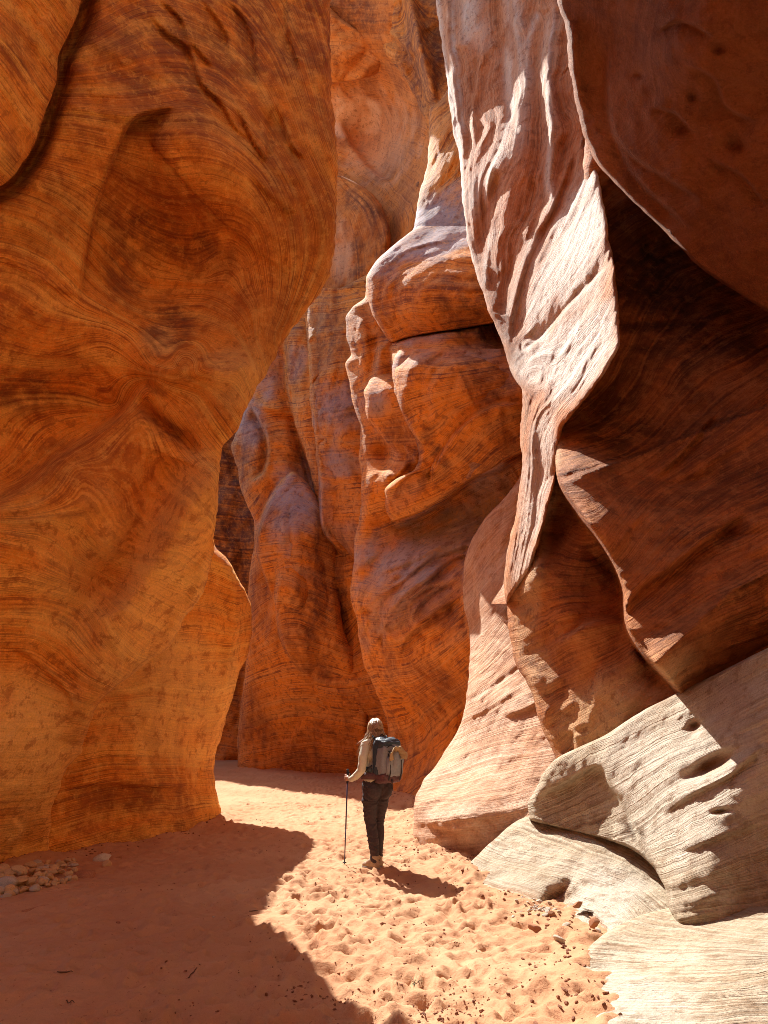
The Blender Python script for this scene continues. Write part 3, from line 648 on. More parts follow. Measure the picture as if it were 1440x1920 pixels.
ROCKS.append((dict(name='rock_fin', rows=(-620, 1130), dx=2.2, dy=2.6, label='twisted curtain of ribbed rock lit white by the sun, beside the dark overhang',
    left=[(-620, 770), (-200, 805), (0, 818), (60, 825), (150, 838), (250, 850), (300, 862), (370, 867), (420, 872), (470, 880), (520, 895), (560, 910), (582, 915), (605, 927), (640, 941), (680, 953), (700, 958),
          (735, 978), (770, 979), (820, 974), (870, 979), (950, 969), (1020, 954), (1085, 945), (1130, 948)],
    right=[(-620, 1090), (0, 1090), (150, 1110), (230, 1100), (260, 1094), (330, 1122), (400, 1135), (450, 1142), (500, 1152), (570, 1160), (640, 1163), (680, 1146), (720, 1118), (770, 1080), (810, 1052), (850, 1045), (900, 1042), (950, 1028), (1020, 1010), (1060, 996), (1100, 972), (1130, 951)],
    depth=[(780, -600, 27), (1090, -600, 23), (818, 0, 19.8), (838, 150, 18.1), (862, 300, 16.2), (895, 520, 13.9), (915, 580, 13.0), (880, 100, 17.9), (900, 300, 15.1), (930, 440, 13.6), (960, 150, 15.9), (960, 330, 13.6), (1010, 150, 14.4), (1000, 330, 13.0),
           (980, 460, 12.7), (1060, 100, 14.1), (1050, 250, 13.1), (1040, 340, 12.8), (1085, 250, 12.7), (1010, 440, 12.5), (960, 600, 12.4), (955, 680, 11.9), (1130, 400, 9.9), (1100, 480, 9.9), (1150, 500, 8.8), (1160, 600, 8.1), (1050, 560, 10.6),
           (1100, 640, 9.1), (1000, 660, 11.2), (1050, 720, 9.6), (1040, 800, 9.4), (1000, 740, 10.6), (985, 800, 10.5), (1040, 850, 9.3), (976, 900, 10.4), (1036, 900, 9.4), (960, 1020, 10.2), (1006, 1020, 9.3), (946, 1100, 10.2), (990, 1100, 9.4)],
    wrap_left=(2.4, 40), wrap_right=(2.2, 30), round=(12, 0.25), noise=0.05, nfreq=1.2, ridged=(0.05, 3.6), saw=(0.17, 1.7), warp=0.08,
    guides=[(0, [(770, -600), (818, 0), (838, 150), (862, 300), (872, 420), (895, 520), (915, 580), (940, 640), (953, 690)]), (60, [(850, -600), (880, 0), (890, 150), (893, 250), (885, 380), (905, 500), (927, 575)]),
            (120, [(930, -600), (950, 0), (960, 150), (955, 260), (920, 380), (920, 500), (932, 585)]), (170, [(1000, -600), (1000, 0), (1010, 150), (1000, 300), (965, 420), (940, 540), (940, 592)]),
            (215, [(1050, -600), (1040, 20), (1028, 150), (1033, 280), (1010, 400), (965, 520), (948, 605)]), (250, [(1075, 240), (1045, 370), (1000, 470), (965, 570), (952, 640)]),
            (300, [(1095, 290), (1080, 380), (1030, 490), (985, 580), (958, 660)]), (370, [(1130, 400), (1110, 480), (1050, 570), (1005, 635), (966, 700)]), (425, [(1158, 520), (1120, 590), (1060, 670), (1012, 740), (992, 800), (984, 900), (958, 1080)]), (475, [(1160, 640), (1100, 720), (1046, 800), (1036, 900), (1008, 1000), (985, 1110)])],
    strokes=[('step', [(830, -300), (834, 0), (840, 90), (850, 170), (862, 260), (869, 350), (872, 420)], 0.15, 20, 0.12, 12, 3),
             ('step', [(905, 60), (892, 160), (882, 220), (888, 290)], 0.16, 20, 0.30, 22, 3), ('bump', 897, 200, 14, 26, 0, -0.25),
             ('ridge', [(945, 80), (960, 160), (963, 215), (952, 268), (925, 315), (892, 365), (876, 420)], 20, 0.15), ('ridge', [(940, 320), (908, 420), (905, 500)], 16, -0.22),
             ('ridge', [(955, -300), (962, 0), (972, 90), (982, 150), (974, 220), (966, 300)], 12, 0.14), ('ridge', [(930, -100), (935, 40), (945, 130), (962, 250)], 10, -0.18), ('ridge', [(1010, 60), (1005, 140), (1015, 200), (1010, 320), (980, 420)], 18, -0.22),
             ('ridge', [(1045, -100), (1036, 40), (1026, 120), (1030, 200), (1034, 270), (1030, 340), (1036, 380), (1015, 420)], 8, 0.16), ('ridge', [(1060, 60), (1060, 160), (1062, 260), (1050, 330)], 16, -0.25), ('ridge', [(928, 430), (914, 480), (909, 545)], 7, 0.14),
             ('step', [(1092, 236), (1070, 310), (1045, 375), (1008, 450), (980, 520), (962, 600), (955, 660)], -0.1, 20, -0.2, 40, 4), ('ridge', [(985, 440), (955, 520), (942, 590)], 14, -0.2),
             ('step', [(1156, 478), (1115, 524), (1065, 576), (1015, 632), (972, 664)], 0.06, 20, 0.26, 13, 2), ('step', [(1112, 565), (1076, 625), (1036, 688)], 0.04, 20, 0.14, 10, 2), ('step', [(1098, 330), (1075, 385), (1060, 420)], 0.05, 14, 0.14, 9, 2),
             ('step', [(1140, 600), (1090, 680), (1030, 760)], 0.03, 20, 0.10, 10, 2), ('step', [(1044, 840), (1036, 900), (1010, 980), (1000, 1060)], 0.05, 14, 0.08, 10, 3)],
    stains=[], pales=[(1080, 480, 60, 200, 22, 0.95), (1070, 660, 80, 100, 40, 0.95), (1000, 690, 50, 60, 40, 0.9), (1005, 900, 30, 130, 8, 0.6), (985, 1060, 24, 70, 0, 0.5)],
    palelines=[([(780, -600), (820, 0), (840, 150), (856, 250), (866, 340), (872, 430), (900, 530), (918, 590)], 8, 0.9), ([(840, -600), (872, 0), (890, 60), (902, 110)], 26, 0.95), ([(846, 0), (850, 90), (858, 170), (866, 260)], 8, 0.9),  # bleached ridges, with sun-white streaks painted along them
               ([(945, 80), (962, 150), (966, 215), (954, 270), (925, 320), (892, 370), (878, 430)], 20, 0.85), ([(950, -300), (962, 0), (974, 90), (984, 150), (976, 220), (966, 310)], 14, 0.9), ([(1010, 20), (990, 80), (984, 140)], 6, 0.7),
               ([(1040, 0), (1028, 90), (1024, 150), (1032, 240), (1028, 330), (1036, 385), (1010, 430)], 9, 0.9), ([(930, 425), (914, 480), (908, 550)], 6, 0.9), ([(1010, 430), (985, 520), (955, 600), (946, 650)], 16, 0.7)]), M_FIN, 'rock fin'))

ROCKS.append((dict(name='overhang', billow=(0.08, 1.0, 1.0), rows=(-620, 760), label='massive dark brown overhang leaning in from the upper right corner',
    left=[(-620, 930), (-200, 1010), (0, 1045), (60, 1062), (120, 1066), (150, 1072), (240, 1090), (300, 1115), (340, 1150), (370, 1180), (400, 1210), (450, 1262), (500, 1310), (540, 1370), (585, 1440), (640, 1540), (760, 1720)],
    right=[(-620, 1800), (760, 1800)],
    depth=[(930, -600, 7.2), (1800, -600, 3.8), (1440, 300, 7.2), (1440, 570, 8.2), (1300, 480, 8.6), (1150, 330, 9.0), (1080, 200, 8.9), (1050, 0, 8.1), (1250, 100, 7.1), (1440, 0, 6.1), (1800, 0, 5.2), (1800, 760, 7.9), (1150, 100, 8.0), (1250, 300, 8.1), (1350, 200, 7.2)],
    wrap_left=(4.2, 60), round=(11, 0.22), noise=0.06, nfreq=0.9, ridged=(0.006, 4.0), chip=0.03, dip=35,
    strokes=[('step', [(1142, 75), (1138, 150), (1148, 240), (1190, 330), (1260, 400), (1310, 440)], 0.08, 60, 0.14, 40, 4), ('step', [(1150, 250), (1186, 292), (1250, 335), (1316, 376)], 0.07, 30, 0.10, 24), ('step', [(1290, 120), (1340, 150), (1360, 200), (1420, 230)], 0.06, 26, 0.10, 22), ('step', [(1220, 200), (1262, 212), (1300, 250)], 0.06, 22, 0.09, 20), ('step', [(1330, 300), (1390, 330), (1440, 390)], 0.06, 26, 0.10, 22), ('step', [(1230, 60), (1280, 40), (1340, 70)], 0.05, 24, 0.08, 20), ('bump', 1270, 240, 14, 10, 0, -0.10), ('bump', 1380, 270, 18, 12, 20, -0.10), ('bump', 1350, 90, 16, 12, 0, -0.09), ('bump', 1300, 180, 10, 12, 0, -0.08), ('bump', 1200, 140, 12, 9, 0, -0.08), ('ridge', [(1075, 40), (1080, 150), (1100, 220)], 14, 0.12)],
    stains=[(1250, 60, 120, 80, 0, 0.4)]), M_ROUGH, 'rock overhang'))

ROCKS.append((dict(name='cream_slab', billow=(0.05, 1.2, 1.2), rows=(1190, 1790), label='large cream slab of layered rock, sunlit with a jagged shadow, under the brown wall on the right',
    left=[(1190, 1500), (1215, 1440), (1240, 1390), (1270, 1330), (1300, 1270), (1330, 1210), (1380, 1130), (1425, 1040), (1450, 1018), (1480, 1004), (1510, 990), (1535, 992), (1550, 1040), (1570, 1120), (1590, 1180), (1620, 1220), (1650, 1240), (1690, 1252), (1722, 1262), (1790, 1290)],
    right=[(1190, 1760), (1790, 1760)],
    depth=[(1040, 1425, 8.1), (1000, 1500, 8.2), (1130, 1380, 7.7), (1210, 1330, 7.3), (1330, 1270, 6.7), (1440, 1215, 6.2), (1430, 1370, 5.75), (1380, 1480, 5.6), (1310, 1590, 5.55), (1262, 1715, 5.5), (1440, 1480, 5.6), (1440, 1600, 5.45), (1440, 1720, 5.25),
           (1760, 1190, 6.2), (1760, 1500, 5.4), (1760, 1790, 5.0), (1200, 1450, 6.8), (1200, 1520, 6.7), (1280, 1450, 6.2), (1240, 1600, 6.1), (1180, 1590, 6.7), (1100, 1530, 7.5), (1040, 1540, 7.9), (1290, 1790, 5.4), (1400, 1790, 5.2)],
    wrap_left=(1.2, 20), round=(14, 0.2), noise=0.06, nfreq=1.2, ridged=(0.028, 6.0), warp=0.04,
    guides=[(0, [(1255, 1720), (1350, 1700), (1440, 1690), (1700, 1640)]), (80, [(1250, 1650), (1350, 1610), (1440, 1580)]), (160, [(1210, 1570), (1320, 1510), (1440, 1450)]), (240, [(1100, 1500), (1250, 1430), (1440, 1340)]), (320, [(1040, 1440), (1200, 1360), (1330, 1290), (1440, 1230), (1700, 1100)])],
    strokes=[('step', [(1000, 1500), (1060, 1470), (1120, 1440), (1140, 1470), (1170, 1510), (1200, 1580), (1240, 1650)], 0.06, 40, 0.22, 60, 5), ('bump', 1303, 1362, 15, 11, -25, -0.20), ('bump', 1330, 1437, 46, 13, -28, -0.24), ('bump', 1350, 1522, 16, 5, -12, -0.10), ('step', [(1240, 1530), (1300, 1490), (1370, 1455), (1430, 1400)], 0.03, 30, 0.07, 24), ('step', [(1270, 1600), (1340, 1575), (1430, 1545)], 0.02, 30, 0.05, 24)],
    stains=[(1303, 1362, 16, 12, -20, 0.6), (1330, 1435, 42, 15, -25, 0.6)], pales=[(1300, 1450, 160, 160, -30, 0.6)]), M_CREAM, 'rock slab'))

ROCKS.append((dict(name='rock_ledge', billow=(0.04, 1.4, 1.4), rows=(1510, 1860), label='low cream ledge lying on the sand behind the gravel patch, below the cream slab',
    left=[(1510, 1020), (1525, 1000), (1540, 968), (1560, 942), (1600, 900), (1640, 868), (1660, 878), (1690, 930), (1705, 985), (1716, 1030), (1732, 1036), (1748, 1056), (1780, 1071), (1806, 1080), (1860, 1090)],
    right=[(1510, 1300), (1860, 1330)],
    depth=[(867, 1640, 8.0), (1000, 1530, 8.5), (1000, 1600, 7.6), (985, 1705, 6.62), (930, 1690, 6.85), (1100, 1600, 7.2), (1180, 1620, 6.9), (1250, 1700, 6.1), (1100, 1700, 6.3), (1230, 1730, 5.85), (1080, 1790, 5.35), (1150, 1750, 5.7), (1330, 1860, 5.0), (1300, 1510, 7.6), (940, 1560, 8.35), (1040, 1730, 6.25)],
    wrap_left=(0.5, 6), round=(16, 0.12), noise=0.05, nfreq=1.2, ridged=(0.012, 7.0), warp=0.03,
    guides=[(0, [(880, 1650), (1000, 1690), (1080, 1760)]), (60, [(900, 1610), (1020, 1640), (1130, 1680), (1200, 1730)]), (120, [(980, 1550), (1080, 1580), (1180, 1620), (1240, 1670)])],
    strokes=[('ridge', [(850, 1630), (867, 1645), (878, 1660), (930, 1690), (985, 1705), (1030, 1716), (1040, 1735), (1056, 1755), (1080, 1800), (1090, 1850)], 34, 0.14), ('bump', 1046, 1694, 34, 20, -35, -0.34), ('step', [(1005, 1712), (1040, 1690), (1072, 1660), (1075, 1640)], -0.1, 20, -0.1, 20, 3), ('bump', 1082, 1702, 8, 7, 0, -0.12), ('ridge', [(1100, 1710), (1125, 1735), (1140, 1752)], 8, -0.1), ('step', [(1110, 1790), (1150, 1760), (1230, 1720)], 0.05, 20, 0.05, 20)],
    stains=[(1050, 1680, 26, 20, -30, 0.9), (1120, 1728, 30, 7, 40, 0.9), (980, 1680, 60, 16, 10, 0.35)], pales=[(1130, 1690, 90, 60, 20, 0.7)]), M_CREAM, 'rock ledge'))

ROCKS.append((dict(name='swirled_ledge', billow=(0.04, 1.2, 1.2), rows=(1700, 2150), label='rounded white ledge with swirling bedding lines in the lower right corner',
    left=[(1700, 1262), (1718, 1196), (1740, 1150), (1770, 1110), (1800, 1082), (1830, 1066), (1860, 1063), (1890, 1078), (1920, 1108), (2000, 1170), (2150, 1240)],
    right=[(1700, 1780), (2150, 1780)],
    depth=[(1064, 1850, 4.7), (1262, 1700, 5.8), (1196, 1720, 5.6), (1150, 1745, 5.45), (1110, 1770, 5.2), (1250, 1800, 4.75), (1440, 1760, 4.6), (1440, 1920, 3.65), (1250, 1920, 3.85), (1110, 1920, 4.1), (1780, 1700, 4.6), (1780, 2150, 2.6), (1300, 2150, 3.1), (1200, 1860, 4.25), (1350, 1850, 4.05)],
    wrap_left=(0.4, 6), round=(22, 0.16), noise=0.04, nfreq=1.2, ridged=(0.010, 8.0), warp=0.03,
    guides=[(-60, [(1180, 2000), (1300, 2010), (1440, 2000)]), (0, [(1100, 1915), (1250, 1930), (1440, 1920), (1700, 1920)]), (60, [(1070, 1850), (1150, 1870), (1300, 1870), (1440, 1860)]), (120, [(1090, 1800), (1180, 1810), (1300, 1810), (1440, 1800), (1700, 1800)]), (170, [(1150, 1750), (1220, 1765), (1330, 1770), (1440, 1780)])],
    strokes=[('ridge', [(1150, 1740), (1110, 1770), (1082, 1800), (1064, 1840), (1068, 1870), (1108, 1920), (1170, 2000)], 46, 0.12), ('step', [(1220, 1712), (1290, 1770), (1330, 1790), (1440, 1800)], 0.05, 30, -0.05, 30)], stains=[], pales=[(1150, 1860, 120, 70, 0, 0.6)]), M_CREAM, 'rock ledge'))


SUBROCKS = []
SUBROCKS.append(('stepped_wall', dict(name='bulge', rows=(424, 643), left=[(424, 785), (445, 757), (470, 727), (500, 698), (525, 686), (560, 690), (600, 704), (625, 720), (643, 734)],
    right=[(424, 970), (596, 970), (606, 925), (614, 880), (624, 810), (634, 765), (643, 737)],
    depth=[(790, 430, 18.3), (880, 430, 17.3), (760, 470, 17.7), (860, 480, 16.2), (700, 520, 17.5), (800, 540, 15.8), (900, 540, 15.1), (740, 600, 16.9), (820, 605, 16.1), (900, 600, 15.6), (970, 500, 15.0), (735, 640, 17.6), (970, 424, 16.4)],
    wrap_left=(1.6, 20), wrap_right=(1.6, 30), round=(14, 0.5), noise=0.12, nfreq=0.8, ridged=(0.05, 3.2), billow=(0.3, 0.6, 0.5),
    guides=[(800, [(730, 640), (820, 625), (930, 605)]), (860, [(690, 570), (800, 555), (960, 550)]), (920, [(690, 520), (760, 480), (840, 470), (960, 480)]), (980, [(780, 430), (900, 420)])],
    strokes=[('step', [(700, 560), (760, 505), (840, 478), (930, 482)], 0.05, 30, -0.22, 60, 3), ('step', [(705, 520), (770, 470), (860, 448)], 0.08, 20, 0.08, 20)],
    stains=[(880, 560, 70, 60, 0, 0.7)], pales=[(820, 445, 130, 34, -18, 0.95), (720, 500, 30, 30, -40, 0.6)]), M_MID))
SUBROCKS.append(('stepped_wall', dict(name='bulge', rows=(654, 978), left=[(654, 750), (670, 740), (694, 736), (731, 740), (766, 752), (801, 766), (819, 776), (850, 786), (880, 778), (900, 740), (920, 722), (950, 722), (978, 734)],
    right=[(654, 1020), (835, 1010), (858, 962), (877, 931), (895, 893), (913, 866), (930, 842), (946, 815), (962, 786), (978, 738)],
    depth=[(745, 670, 16.4), (850, 662, 15.5), (950, 660, 14.9), (740, 730, 16.2), (850, 740, 14.7), (960, 740, 14.1), (790, 830, 15.9), (880, 820, 14.8), (960, 800, 14.5), (810, 900, 16.3), (880, 885, 15.7), (930, 870, 15.2), (740, 950, 17.0), (740, 900, 16.6), (800, 940, 16.5), (1010, 700, 14)],
    wrap_left=(1.6, 24), wrap_right=(1.6, 30), round=(13, 0.5), noise=0.12, nfreq=0.8, ridged=(0.05, 3.2), billow=(0.35, 0.6, 0.5),
    guides=[(400, [(735, 980), (850, 930), (980, 850)]), (520, [(740, 880), (800, 860), (880, 780), (990, 740)]), (640, [(745, 740), (850, 720), (990, 690)]), (700, [(745, 670), (850, 665), (1000, 655)])],
    strokes=[('step', [(985, 755), (910, 765), (850, 815), (812, 880), (806, 925)], 0.35, 80, 0.35, 30, 3), ('step', [(735, 935), (755, 905), (785, 880)], 0.25, 24, 0.25, 16), ('step', [(745, 690), (800, 672), (880, 668)], 0.05, 20, -0.1, 30)],
    stains=[(920, 720, 60, 60, 0, 0.6), (782, 830, 12, 40, 35, 0.8), (824, 852, 13, 44, -30, 0.8), (940, 830, 40, 50, 0, 0.4)], pales=[(850, 672, 130, 26, -8, 0.8), (930, 690, 60, 60, 0, 0.4), (760, 930, 40, 20, -30, 0.3)]), M_MID))
SUBROCKS.append(('stepped_wall', dict(name='bulge', rows=(686, 862), left=[(686, 726), (715, 692), (740, 683), (780, 687), (800, 700), (820, 716), (840, 737), (862, 760)], right=[(686, 750), (731, 752), (800, 776), (840, 786), (862, 790)],
    depth=[(690, 740, 17.7), (735, 700, 17.9), (730, 720, 17.2), (740, 800, 17.1), (770, 850, 17.0), (780, 700, 16.9), (715, 800, 17.5)],
    wrap_left=(1.4, 16), round=(12, 0.4), noise=0.08, nfreq=0.8, ridged=(0.04, 3.2), guides=[(500, [(700, 850), (780, 850)]), (600, [(685, 760), (770, 740)]), (680, [(700, 700), (760, 690)])],
    stains=[(740, 810, 30, 30, 0, 0.5)], pales=[(705, 755, 26, 30, 20, 0.9)]), M_MID))
SUBROCKS.append(('fluted_wall', dict(name='column', rows=(540, 1056), left=[(540, 574), (600, 573), (680, 579), (715, 584), (730, 580), (790, 586), (826, 594), (840, 590), (900, 599), (950, 603), (985, 607), (1010, 622), (1030, 645), (1056, 664)], right=[(540, 770), (1056, 800)],
    depth=[(580, 600, 24.4), (640, 600, 23.1), (590, 800, 23.4), (640, 800, 22.3), (610, 950, 23.2), (650, 1000, 22.4), (700, 800, 22), (660, 1050, 22.8), (780, 600, 22), (780, 1050, 21)],
    wrap_left=(2.0, 16), round=(15, 0.8), noise=0.15, nfreq=0.6, ridged=(0.06, 2.2), billow=(0.35, 0.6, 0.35), guides=[(350, [(610, 1050), (680, 1050)]), (440, [(600, 960), (670, 950)]), (560, [(590, 850), (670, 845)]), (680, [(580, 740), (680, 715)]), (800, [(575, 610), (680, 595)])],
    strokes=[('step', [(575, 722), (610, 702), (660, 690)], 0.2, 30, -0.25, 40, 3), ('step', [(588, 834), (625, 826), (680, 838)], 0.15, 30, -0.25, 40, 3), ('step', [(600, 960), (640, 940), (690, 950)], 0.15, 40, -0.1, 40, 4)],
    stains=[(630, 640, 40, 50, 0, 0.5), (640, 780, 36, 40, 0, 0.5)], pales=[(640, 760, 50, 50, 0, 0.7), (640, 865, 40, 26, 0, 0.8), (650, 1010, 50, 30, 0, 0.4)]), M_MID))
SUBROCKS.append(('fluted_wall', dict(name='column', rows=(590, 975), left=[(590, 536), (640, 530), (700, 536), (760, 546), (800, 556), (850, 572), (900, 586), (975, 600)], right=[(590, 620), (975, 640)],
    depth=[(535, 620, 26.0), (560, 620, 25.2), (600, 620, 25.4), (545, 760, 25.4), (570, 760, 24.5), (610, 760, 24.4), (575, 860, 24.6), (620, 860, 24.0), (600, 970, 24.4), (635, 970, 23.8)],
    wrap_left=(1.6, 10), round=(12, 0.6), noise=0.12, nfreq=0.6, ridged=(0.06, 2.2), billow=(0.25, 0.7, 0.3), guides=[(500, [(580, 930), (640, 930)]), (620, [(550, 800), (620, 790)]), (740, [(530, 650), (620, 645)])],
    strokes=[('step', [(540, 768), (570, 776), (600, 772)], 0.12, 20, -0.12, 20)], stains=[(560, 700, 20, 50, 0, 0.4)], pales=[(560, 680, 20, 40, 0, 0.5)]), M_MID))
SUBROCKS.append(('fluted_wall', dict(name='column', rows=(884, 1480), left=[(884, 546), (900, 528), (928, 509), (970, 492), (1011, 482), (1039, 474), (1091, 467), (1150, 463), (1230, 462), (1300, 455), (1400, 447), (1480, 447)], right=[(884, 552), (900, 572), (950, 604), (1000, 628), (1060, 640), (1150, 640), (1230, 665), (1320, 690), (1480, 700)],
    depth=[(547, 890, 24.9), (500, 970, 24.4), (550, 1000, 23.0), (595, 1000, 23.5), (475, 1090, 24.8), (540, 1090, 23.0), (620, 1090, 23.6), (500, 1120, 23.9), (470, 1250, 24.4), (540, 1200, 22.8), (600, 1200, 22.8), (560, 1270, 23.2), (660, 1270, 22.9), (690, 1320, 22.4), (455, 1400, 25.2), (480, 1440, 24.7), (600, 1447, 23.3), (700, 1447, 22.4), (580, 1360, 23.5)],
    wrap_left=(1.8, 16), wrap_right=(1.4, 14), round=(15, 0.8), noise=0.15, nfreq=0.6, ridged=(0.06, 2.2), billow=(0.35, 0.6, 0.35),
    guides=[(60, [(460, 1310), (560, 1280), (690, 1310)]), (180, [(465, 1200), (540, 1150), (650, 1190)]), (300, [(475, 1080), (540, 1040), (640, 1070)]), (420, [(500, 970), (545, 930), (600, 960)]), (480, [(540, 895), (560, 892)])],
    strokes=[('step', [(500, 1040), (520, 1100), (520, 1170), (540, 1230), (580, 1270)], 0.5, 50, 0.5, 26, 3), ('step', [(520, 1060), (560, 1050), (610, 1056)], 0.12, 30, -0.15, 30, 3)],
    stains=[(600, 1120, 36, 70, 0, 0.7), (570, 1160, 40, 40, 0, 0.4)], pales=[(555, 950, 50, 60, 0, 0.8), (560, 1080, 40, 24, 0, 0.5)]), M_MID))

SUBROCKS.append(('upper_cliff', dict(name='bulge', rows=(-620, 470), dy=4, left=[(-620, 690), (0, 727), (50, 726), (88, 716), (120, 738), (160, 766), (200, 786), (250, 800), (310, 797), (350, 776), (400, 772), (470, 762)], right=[(-620, 920), (470, 870)],
    depth=[(690, -600, 27), (920, -600, 24), (727, 0, 26), (800, 0, 24), (860, 0, 23), (720, 90, 26.2), (790, 200, 25.4), (850, 200, 23.5), (800, 300, 25.4), (775, 360, 25.8), (770, 460, 25.5), (860, 460, 23.5)],
    wrap_left=(3.0, 30), round=(14, 0.9), noise=0.25, nfreq=0.5, ridged=(0.06, 2.0), billow=(0.9, 0.4, 0.25), dip=50, strokes=[('ridge', [(755, -60), (786, 80), (815, 190)], 14, 0.9), ('step', [(726, 60), (760, 90), (770, 110)], 0.4, 30, 0.4, 20)],
    stains=[(800, 120, 60, 170, 0, 0.8), (860, 60, 50, 150, 0, 0.7), (785, 330, 30, 60, 0, 0.9)]), M_MID))
SUBROCKS.append(('upper_cliff', dict(name='bulge', rows=(4, 158), dy=3, left=[(4, 606), (158, 606)], right=[(4, 612), (20, 624), (45, 655), (70, 692), (92, 714), (112, 722), (130, 716), (146, 690), (154, 650), (158, 618)],
    depth=[(560, 0, 28.2), (560, 160, 28.6), (640, 60, 27.6), (700, 100, 28.0), (680, 140, 28.4), (620, 150, 28.4)], wrap_right=(2.4, 16), round=(12, 0.5), noise=0.2, nfreq=0.6, ridged=(0.04, 2.0), billow=(0.4, 0.6, 0.6), dip=10), M_FAR))
SUBROCKS.append(('upper_cliff', dict(name='bulge', rows=(330, 600), dy=3, left=[(330, 560), (600, 560)], right=[(330, 640), (345, 672), (365, 700), (400, 722), (450, 734), (500, 728), (540, 716), (600, 690)],
        depth=[(560, 330, 28), (560, 600, 26), (640, 340, 27.6), (690, 380, 26.6), (715, 440, 26.0), (700, 520, 25.8), (640, 480, 26.6), (640, 420, 27.2)], wrap_right=(2.0, 16), round=(14, 0.7), noise=0.2, nfreq=0.6, ridged=(0.08, 2.4), billow=(0.5, 0.7, 0.2),
        guides=[(0, [(620, 600), (630, 480), (610, 400)]), (60, [(660, 600), (668, 480), (640, 390)]), (120, [(695, 580), (708, 470), (680, 390), (640, 350)]), (160, [(715, 530), (730, 450), (705, 380), (660, 335)])],
        stains=[(690, 395, 60, 22, 40, 0.9), (672, 500, 16, 60, 0, 0.9), (715, 470, 12, 60, 0, 0.8)], pales=[(640, 480, 20, 60, 0, 0.5)]), M_FAR))

rock_objs = {}
for L, m, cat in ROCKS:
    o = rock(L, m)
    tag(o, L['label'], cat)
    rock_objs[L['name']] = o
for wall, L, m in SUBROCKS:
    rock(L, m).parent = rock_objs[wall]

# ------------------------------------------------------------------ canyon walls that close the gorge round the bend and, unseen, behind the viewer for fill light
def far_wall(pts, ztop, name, mat, z0=-0.5, amp=0.9, step=0.45, seed=0.0, lean=0.0):
    q = smooth_poly([(p[0], p[1]) for p in pts], step)
    zt = np.interp(np.linspace(0, 1, len(q)), np.linspace(0, 1, len(ztop)), ztop)
    nz = 60
    t = np.linspace(0, 1, nz)[None, :]
    tang = np.gradient(q, axis=0); tang /= np.linalg.norm(tang, axis=1)[:, None] + 1e-9
    nrm = np.stack([tang[:, 1], -tang[:, 0]], -1)
    Z = z0 + (zt[:, None] - z0) * t
    X = q[:, 0:1] + nrm[:, 0:1] * lean * Z; Y = q[:, 1:2] + nrm[:, 1:2] * lean * Z
    P = np.stack([X, Y, Z], -1)
    dsp = amp * fbm(P * 0.22 + seed, 4) + 0.25 * fbm(P * np.array([0.6, 0.6, 2.0]) + seed, 3)
    P[..., 0] += nrm[:, None, 0] * dsp; P[..., 1] += nrm[:, None, 1] * dsp
    st = P[..., 2] + 0.15 * P[..., 0]
    return grid_mesh(name, P, {'strata': st, 'stain': np.zeros_like(st), 'pale': np.zeros_like(st), 'band': np.ones_like(st)}, mat)

TERRAIN = [
    ('terrain', [(-4.6, 8.5), (-5.2, 12.5), (-9.0, 17.5), (-15.0, 27.0), (-22.0, 40.0)], [14, 13, 12, 12, 12], 1.0),      # gorge round the bend, left side
    ('terrain', [(-30.0, 50.0), (-18.0, 41.0), (-10.0, 36.0), (-2.0, 33.5), (4.0, 30.0), (7.5, 22.0), (8.0, 12.0), (7.0, 4.0), (5.5, 0.0)], [12, 13, 16, 30, 36, 32, 26, 22, 18], 2.0),
    ('terrain', [(5.5, 0.0), (4.6, -5.0), (5.5, -10.0), (8.0, -15.0)], [18, 18, 18, 18], 3.0),                          # unseen, behind the viewer; made pale to bounce sun as fill
    ('terrain', [(8.0, -15.0), (2.0, -17.0), (-4.0, -13.0), (-5.5, -7.0), (-5.0, -1.0), (-5.2, 5.0)], [14, 14, 12, 12, 12, 13], 4.0),
]
for nm, pts, zt, sd in TERRAIN:
    tag(far_wall(pts, zt, nm, M_FAR if sd < 3 else (M_GORGE if sd < 4 else M_LEFT), seed=sd * 13.7), kind='structure')

# ------------------------------------------------------------------ sand floor
def graded(a0, a1, fine0, fine1, step, grow=1.25):
    v = list(np.arange(fine0, fine1 + 1e-6, step))
    s, x = step, fine1
    while x < a1:
        s *= grow; x += s; v.append(min(x, a1))
    s, x = step, fine0; lo = []
    while x > a0:
        s *= grow; x -= s; lo.append(max(x, a0))
    return np.array(lo[::-1] + v)

gx = graded(-120, 120, -5.2, 3.6, 0.024)
gy = np.concatenate([graded(-120, 3.2, 3.2, 3.2 + 1e-9, 0.03)[:-1], np.arange(3.2, 11.0, 0.028), np.arange(11.0, 16.0, 0.05), np.arange(16.0, 30.0, 0.12), graded(30.0, 120.0, 30.0, 30.0 + 1e-9, 0.3)])
gy = np.unique(np.round(gy, 5))
GX, GY = np.meshgrid(gx, gy, indexing='ij')
def sand_base(x, y):
    p = np.stack([x, y, np.zeros_like(x)], -1)
    return 0.05 * fbm(p * 0.35 + 2.0, 3) + 0.018 * fbm(p * 1.6 + 7.0, 3) - 0.01
GZ = sand_base(GX, GY)
near = (np.abs(GX) < 6) & (GY > 2) & (GY < 31)
pp = np.stack([GX * 1.0, GY * 1.0, np.zeros_like(GX)], -1)
# scuffed, trodden surface: rounded scallops with crisp rims
sc = np.zeros_like(GX)
w1 = fbm(pp[near] * 2.0, 2)[:, None] * 0.10
q = pp[near] + np.concatenate([w1, -w1, 0 * w1], 1)
sc[near] = 0.028 * (1 - np.abs(fbm(q * np.array([3.1, 4.4, 1]) + 40, 3))) + 0.018 * (1 - np.abs(perlin(q * np.array([7.5, 10.5, 1]) + 12))) + 0.011 * fbm(q * 13.0, 3)
GZ = GZ + sc - 0.02
